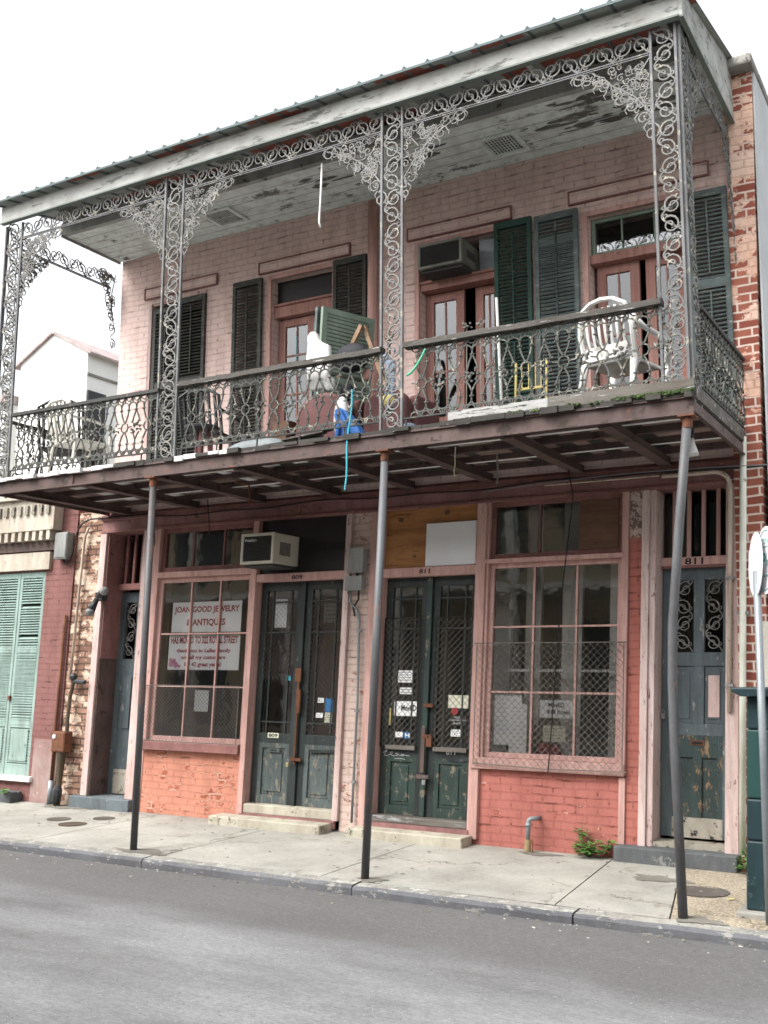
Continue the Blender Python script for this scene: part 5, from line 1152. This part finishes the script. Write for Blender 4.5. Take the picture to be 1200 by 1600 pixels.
# plants
def weed(x, y, z, n, sp, h, label, seed_, name='weed'):
    random.seed(seed_); t = thing(name, label, 'plant', (x, y, z)); o = M(); st = M()
    for k in range(n):
        a = R() * 2 * PI; r_ = sp * math.sqrt(R()); hh = h * (.25 + .75 * R()) * (1 - .5 * r_ / sp); tip = Vector((x + r_ * math.cos(a), y + r_ * math.sin(a) * .7 - .02, z + hh))
        st.tube([(x + (R() - .5) * .02, y, z - .01), tuple((tip + Vector((x, y, z))) / 2 + Vector((0, 0, .02))), tuple(tip)], .0016, 3)
        for q in range(3):
            b = R() * 2 * PI; L = .026 + .028 * R(); d = Vector((math.cos(b), math.sin(b), -.2 + .6 * R())).normalized(); sd_ = d.cross(Vector((0, 0, 1))).normalized(); c = tip + Vector((R() - .5, R() - .5, R() - .5)) * .03
            n0 = len(o.v); o.v += [tuple(c), tuple(c + d * L * .5 + sd_ * L * .38), tuple(c + d * L), tuple(c + d * L * .5 - sd_ * L * .38 + Vector((0, 0, .004)))]; o.f += [(n0, n0 + 1, n0 + 2, n0 + 3)]
    P_(st, 'stems', 'stem', t); P_(o, 'leaves', 'leaf', t); return t
weed(.80, -.05, 0, 75, .15, .20, 'leafy green weed growing at the foot of the salmon brick wall', 5); weed(.72, -.03, .14, 14, .06, .14, 'thin sprig rising behind the leafy weed at the salmon wall', 6); weed(.97, -.03, .07, 16, .07, .10, 'small sprig beside the corner of the dark stone step', 8)
weed(2.17, -.14, 0, 45, .09, .26, 'round leafed weed between downspout and dark green cabinet', 7); weed(-6.42, -.24, .10, 20, .07, .08, 'small weed on the step below the pale green shutters', 9); weed(.22, -1.66, 4.34, 0, .1, .1, 'x', 1) if 0 else None

# ================================================================== THINGS ON THE GALLERY
FZ = 3.60
def bag(x, y, z, r, sc, mat, name, label, cat, j=.25, seed_=1):
    random.seed(seed_); o = M().blob((x, y, z), r, 26, 18, sc, 0); ph = [R() * 6 for _ in range(6)]
    for i, p in enumerate(o.v):
        dx, dy, dz = p[0] - x, p[1] - y, p[2] - z; a = math.atan2(dy, dx); hz = dz / (r * sc[2])
        f = 1 + j * (.45 * math.sin(3 * a + ph[0] + 2 * hz) + .35 * math.sin(7 * a + ph[1] - 3 * hz) * (.4 + abs(hz)) + .25 * math.sin(11 * a + 5 * hz + ph[2]) + .3 * math.sin(4 * hz + ph[3]))
        f *= (1 - .35 * max(0, hz) ** 2) if j > .12 else 1
        o.v[i] = (x + dx * f, y + dy * f, z + dz * (1 + j * .3 * math.sin(2 * a + ph[4]))); return tag(o.build(name, mat, smooth=True), label, cat)
# white plastic armchair
t = thing('plastic_armchair', 'white moulded plastic armchair with slatted back near the corner column', 'chair', (1.42, -1.25, FZ)); t0 = (1.42, -1.22)
A_ = math.radians(-14)
def ch(p): c, s = math.cos(A_), math.sin(A_); return (t0[0] + p[0] * c - p[1] * s, t0[1] + p[0] * s + p[1] * c, FZ + p[2])
P_(M().add(M().box(-.21, .21, -.22, .22, .40, .43), ch), 'seat', 'white_plastic', t, bevel=.01)
bk = M()      # back faces the street
n0 = 11
for i in range(7):
    u = -.15 + i * .05; bk.tube([ch((u, -.21, .44)), ch((u * 1.08, -.25, .62)), ch((u * 1.1, -.28, .84 - .02 * abs(u) * 10 * abs(u)))], .013, 4)
bk.tube([ch((-.22, -.20, .42)), ch((-.235, -.25, .66)), ch((-.20, -.285, .83)), ch((-.10, -.295, .885)), ch((0, -.30, .90)), ch((.10, -.295, .885)), ch((.20, -.285, .83)), ch((.235, -.25, .66)), ch((.22, -.20, .42))], .020, 6)
bk.add(M().box(-.19, .19, -.245, -.225, .43, .54), ch)
P_(bk, 'backrest', 'white_plastic', t)
for s_ in (-1, 1):
    P_(M().tube([ch((s_ * .23, -.25, .74)), ch((s_ * .27, -.15, .66)), ch((s_ * .285, .10, .63)), ch((s_ * .27, .23, .58)), ch((s_ * .25, .24, .42))], .026, 6), 'armrest', 'white_plastic', t, smooth=True)
    P_(M().tube([ch((s_ * .22, -.21, .42)), ch((s_ * .25, -.27, .0))], .032, 6, r2=.024), 'leg', 'white_plastic', t, smooth=True); P_(M().tube([ch((s_ * .24, .22, .42)), ch((s_ * .26, .26, .0))], .032, 6, r2=.024), 'leg', 'white_plastic', t, smooth=True)
# yellow stand
t = thing('yellow_stand', 'small yellow metal rack with thin spindles behind the balustrade', 'rack', (.66, -1.35, FZ)); 
for x in (.55, .82): P_(M().box(x - .008, x + .008, -1.356, -1.34, FZ, 4.14), 'post', 'yellow', t)
for x in (.60, .66, .72, .77): P_(M().box(x - .0035, x + .0035, -1.352, -1.344, 3.92, 4.12), 'spindle', 'yellow', t)
P_(M().box(.562, .808, -1.356, -1.34, 3.90, 3.92).box(.562, .808, -1.356, -1.34, 3.70, 3.72).box(.55, .82, -1.335, -1.1, 3.69, 3.705), 'cross_bar', 'yellow', t)
for x in (.555, .815): P_(M().box(x - .01, x + .01, -1.12, -1.1, FZ, 3.688), 'post', 'yellow', t)
tag(M().tube([(.43, -1.45, 4.70), (.47, -1.42, FZ)], .012, 8).build('white_pole', 'white_plastic'), 'thin white pole leaning on the handrail by the green shutter', 'pole')
# beads
def beads(pts, r, mat, label, name='bead_string'):
    o = M()
    for p in pts: o.blob(p, r, 6, 4)
    return tag(o.build(name, mat, smooth=True), label, 'beads')
beads([(-.26 + .17 * t_, YB - .03, 4.05 + .19 * t_ ** 1.6) for t_ in rng(0, 1, 26)], .011, 'green_bead', 'green bead string draped over the railing right of the middle column')
beads([(-.79 - .012 * t_ + .01 * math.sin(t_ * 9), YB - .075 + .02 * (1 - t_), 3.98 - .86 * t_) for t_ in rng(0, 1, 56)], .0095, 'cyan_bead', 'long turquoise bead string hanging below the deck edge')
beads([(-2.60, -.02, 5.25 - .38 * t_) for t_ in rng(0, 1, 12)], .010, 'cyan_bead', 'short turquoise bead string hung in the glass of the shuttered upstairs door')
# armchair and clutter behind the middle bay
def armchair(cx, cy, w_, h_, label):
    t = thing('armchair', label, 'chair', (cx, cy, FZ), 'old armchairs on the gallery'); n = 12
    prof = [(cx - w_ / 2, FZ + .08), (cx + w_ / 2, FZ + .08)] + [(cx + w_ / 2 * math.cos(PI * k / n), FZ + h_ - w_ * .36 + w_ * .36 * math.sin(PI * k / n)) for k in range(n + 1)]
    P_(M().prism(prof, cy - .06, cy + .06), 'backrest', 'maroon', t, bevel=.03)
    P_(M().box(cx - w_ / 2 + .02, cx + w_ / 2 - .02, cy + .061, cy + .5, FZ + .12, FZ + .36), 'seat', 'maroon', t, bevel=.03)
    for s_ in (-1, 1): P_(M().box(cx + s_ * w_ / 2 - .05, cx + s_ * w_ / 2 + .05, cy + .062, cy + .52, FZ + .10, FZ + .48), 'armrest', 'maroon', t, bevel=.03)
    for s_ in (-1, 1):
        for dy in (0, .45): P_(M().box(cx + s_ * (w_ / 2 - .04) - .02, cx + s_ * (w_ / 2 - .04) + .02, cy + dy - .02, cy + dy + .02, FZ, FZ + .10), 'leg', 'beam', t)
armchair(-1.42, -1.25, .58, .56, 'maroon armchair with rounded back left of the white sheet'); armchair(-.80, -1.15, .46, .54, 'smaller maroon armchair with rounded back behind the middle column')
tag(M().prism([(-1.39, 4.14), (-1.34, 4.09), (-1.22, 4.10), (-1.17, 4.16), (-1.15, 4.36), (-1.16, 4.50), (-1.22, 4.53), (-1.27, 4.56), (-1.30, 4.64), (-1.35, 4.66), (-1.395, 4.62), (-1.39, 4.53), (-1.405, 4.40)], -1.60, -1.53).build('foam_panel', 'white_plastic', bevel=.02), 'white foam panel with a narrow top showing above the handrail', 'panel')
bag(-1.14, -1.60, 4.13, .065, (.9, .5, 1), 'white_plastic', 'plastic_bag', 'small round white bag seen through the medallion of the railing', 'bag', .1, 9); bag(-1.04, -1.55, 3.82, .13, (.55, .4, 1.5), 'white_plastic', 'plastic_bag', 'white bag standing on the deck beside the blue cloth', 'bag', .2, 5)
bag(-.98, -1.48, 4.38, .16, (1.15, .5, .85), 'black_cloth', 'black_bag', 'black bag hanging inside the railing beside the middle column', 'bag', .2, 6); bag(-1.02, -1.5, 4.06, .07, (1, .6, 1.2), 'black_cloth', 'black_bag', 'small black bag below the larger black bag', 'bag', .2, 12)
tag(M().prism([(-1.06, 3.60), (-.80, 3.60), (-.78, 3.64), (-.84, 3.73), (-.90, 3.80), (-.96, 3.86), (-1.02, 3.90), (-1.07, 3.88), (-1.05, 3.76)], -1.62, -1.52).add(M().tube([(-1.0, -1.63, 3.86), (-.93, -1.635, 3.74), (-.90, -1.63, 3.62)], .02, 6)).add(M().tube([(-1.05, -1.63, 3.84), (-1.0, -1.64, 3.72), (-1.01, -1.63, 3.62)], .017, 6)).build('blue_bag', 'blue_cloth', bevel=.02), 'bright blue folded cloth bag at the deck edge by the middle column', 'bag'); bag(-.60, -1.50, 3.93, .07, (1.1, .6, .8), 'yellow', 'yellow_bag', 'small yellow bag seen through the middle lattice column', 'bag', .25, 8)
o = M(); [o.tube([(-.78 + .03 * k, -1.38, 4.45 - .02 * k), (-.66 + .03 * k, -1.38, 4.30), (-.68 + .03 * k, -1.38, 4.02), (-.66 + .02 * k, -1.38, 3.85)], .022, 6) for k in range(3)]
tag(o.build('striped_cloth', 'grey_cloth', smooth=True), 'grey blue cloth strips hanging behind the middle lattice column', 'cloth'); bag(-.86, -1.42, 4.22, .045, (1, .6, 1.3), 'orange_frame', 'orange_bottle', 'small orange bundle between black bag and middle column', 'bundle', .15, 15)
bag(-.38, -1.5, 3.66, .06, (1.3, .7, .8), 'grey_cloth', 'crumpled_wrapper', 'crumpled pale blue wrapper on the deck under the middle column', 'wrapper', .4, 16)
# loose shutters leaning, A shaped wooden stand, knob
def lean(pts, label, mat='loose_green'):
    t = thing('loose_shutter', label, 'shutter', pts[0], 'loose shutters stored on the gallery')
    a, b, c = Vector(pts[0]), Vector(pts[1]), Vector(pts[2])     # foot left, foot right, top left
    U, V = b - a, c - a; n = U.cross(V).normalized()
    def pt(u, v, d): return tuple(a + U * u + V * v + n * d)
    f = M().add(M().box(0, .09, 0, .035, 0, 1).box(.91, 1, 0, .035, 0, 1).box(.09, .91, 0, .035, .96, 1).box(.09, .91, 0, .035, 0, .05).box(.09, .91, 0, .035, .5, .54), lambda p: pt(p[0], p[2], p[1])); P_(f, 'frame', mat, t)
    s_ = M()
    for k in range(34):
        v = .06 + .9 * k / 34
        if .49 < v < .545: continue
        s_.add(M().box(.09, .91, .006, .028, v, v + .019), lambda p: pt(p[0], p[2] + (p[1] - .015) * .6, p[1]))
    P_(s_, 'louvres', mat, t)
lean([(-1.57, -1.2, FZ), (-1.34, -.62, FZ), (-1.50, -1.2, 5.04)], 'pale green loose shutter leaning in the doorway of the middle bay')
lean([(-1.69, -1.15, FZ), (-1.60, -.80, FZ), (-1.60, -1.15, 5.07)], 'loose shutter standing edge on with a pale weathered stile', 'shutter_slate')
o = M(); o.tube([(-1.42, -.95, 4.50), (-1.20, -.95, 4.88)], .028, 4); o.tube([(-1.20, -.90, 4.88), (-1.06, -.90, 4.52)], .028, 4); o.tube([(-1.42, -.95, 4.50), (-1.75, -.95, FZ)], .028, 4); o.tube([(-1.06, -.90, 4.52), (-.72, -.90, FZ)], .028, 4)
tag(o.build('wooden_trestle', 'raw_wood' if 0 else 'wood_tan'), 'brown wooden A shaped trestle above the handrail of the middle bay', 'trestle')
bag(-.93, -.9, 4.74, .05, (.9, .5, 1.1), 'brown_ply', 'wooden_finial', 'round brown wooden finial just left of the middle lattice column', 'finial', .05, 10)
tag(M().tube([(-.93, -.9, 4.70), (-.90, -.9, FZ)], .018, 8).build('wooden_staff', 'brown_ply'), 'brown wooden staff under the round finial', 'staff')
bag(-2.02, -1.45, 3.64, .30, (1.25, .5, .38), 'tarp', 'tarpaulin', 'crumpled grey tarpaulin on the deck by the black shutter', 'tarpaulin', .25, 13)
random.seed(17); o = M()
for k in range(7): o.obox((-1.75 + k * .06 + R() * .05, -1.60 + R() * .1, 3.625 + .012 * k), (.22, .02 * (R() - .5), .03 * R()), (0, .04, 0), (0, 0, .008))
tag(o.build('plank_pile', 'grey_board'), 'broken grey planks lying along the deck edge of the middle bay', 'planks')
o = M(); o.add(M().box(-.09, .09, -.15, .15, 0, .34), lambda p: (-1.92 + p[0] + .1 * p[2], -1.15 + p[1], FZ + p[2])); tag(o.build('cardboard_box', 'brown_ply'), 'leaning brown carton behind the tarpaulin', 'box')
# stool, dark chair, left end chairs
t = thing('wooden_stool', 'round stool with brown wooden legs right of the left lattice column', 'stool', (-3.0, -1.15, FZ))
P_(M().lathe((-2.98, -1.15, 4.0), [(.17, 0), (.18, .01), (.18, .03), (.17, .04)], 20), 'seat', 'dark_plastic', t)
for a in (-.9, .2, 1.3, 2.6): P_(M().tube([(-2.98 + .09 * math.cos(a), -1.15 + .09 * math.sin(a), 4.0), (-2.98 + .14 * math.cos(a), -1.15 + .14 * math.sin(a), FZ)], .024, 6), 'leg', 'maroon', t)
def slat_chair(cx, cy, ang, mat, label, w_=.46, top=.84):
    t = thing('garden_chair', label, 'chair', (cx, cy, FZ), 'chairs at the left end of the gallery')
    def g(p): c, s = math.cos(ang), math.sin(ang); return (cx + p[0] * c - p[1] * s, cy + p[0] * s + p[1] * c, FZ + p[2])
    P_(M().add(M().box(-w_ / 2, w_ / 2, -.22, .22, .40, .43), g), 'seat', mat, t, bevel=.006)
    b = M()
    for i in range(6): u = -w_ / 2 + .05 + i * (w_ - .1) / 5; b.tube([g((u, -.22, .42)), g((u, -.30, top))], .017, 4)
    b.tube([g((-w_ / 2, -.21, .40)), g((-w_ / 2, -.30, top - .04)), g((-w_ / 4, -.31, top + .02)), g((w_ / 4, -.31, top + .02)), g((w_ / 2, -.30, top - .04)), g((w_ / 2, -.21, .40))], .019, 5); P_(b, 'backrest', mat, t)
    for s_ in (-1, 1):
        P_(M().tube([g((s_ * w_ / 2, -.28, .66)), g((s_ * (w_ / 2 + .03), 0, .64)), g((s_ * (w_ / 2 + .02), .22, .60)), g((s_ * w_ / 2, .22, .42))], .017, 5), 'armrest', mat, t)
        for dy in (-.2, .2): P_(M().tube([g((s_ * w_ / 2 * .95, dy, .40)), g((s_ * w_ / 2 * 1.05, dy * 1.2, 0))], .02, 5), 'leg', mat, t)
slat_chair(-3.18, -.75, .2, 'dark_plastic', 'dark garden chair between the left lattice column and the stool'); slat_chair(-5.05, -1.0, .5, 'dark_plastic', 'dark garden chair at the far left end of the gallery', .5, .9); slat_chair(-4.65, -1.2, -.2, 'cream_plastic', 'cream garden chair nearest the open left end of the gallery')
tag(M().box(-4.5, -3.9, -.9, -.55, FZ, FZ + .06).build('doormat', 'dark_plastic') , 'low dark tray on the deck behind the left balustrade', 'tray')
for (x, lab) in ((.20, 'left sprig of dried flowers standing behind the handrail'), (.33, 'right sprig of dried flowers standing behind the handrail')):
    random.seed(int(x * 100)); o = M(); o.tube([(x - .12, -1.3, FZ), (x - .12, -1.3, 4.55)], .004, 4)
    for k in range(14): o.blob((x - .12 + (R() - .5) * .07, -1.3 + (R() - .5) * .05, 4.54 + R() * .05), .010, 5, 3)
    tag(o.build('dried_flowers', 'stone'), lab, 'flowers')
for (x, y, l, c_) in ((1.17, -2.05, 'yellow leaf lying in the street below the kerb', 'yellow'), (2.05, -1.05, 'yellow leaf on the pavement near the large cover', 'yellow')):
    z = -.148 if y < -1.9 else pz(y) + .003
    tag(M().obox((x, y, z + .008), (.018, .005, .002), (-.004, .012, .001), (0, 0, .0008)).build('fallen_leaf', c_, warp=False), l, 'leaf')
random.seed(9)
for o in list(bpy.data.objects):
    if 'org' in o: del o['org']
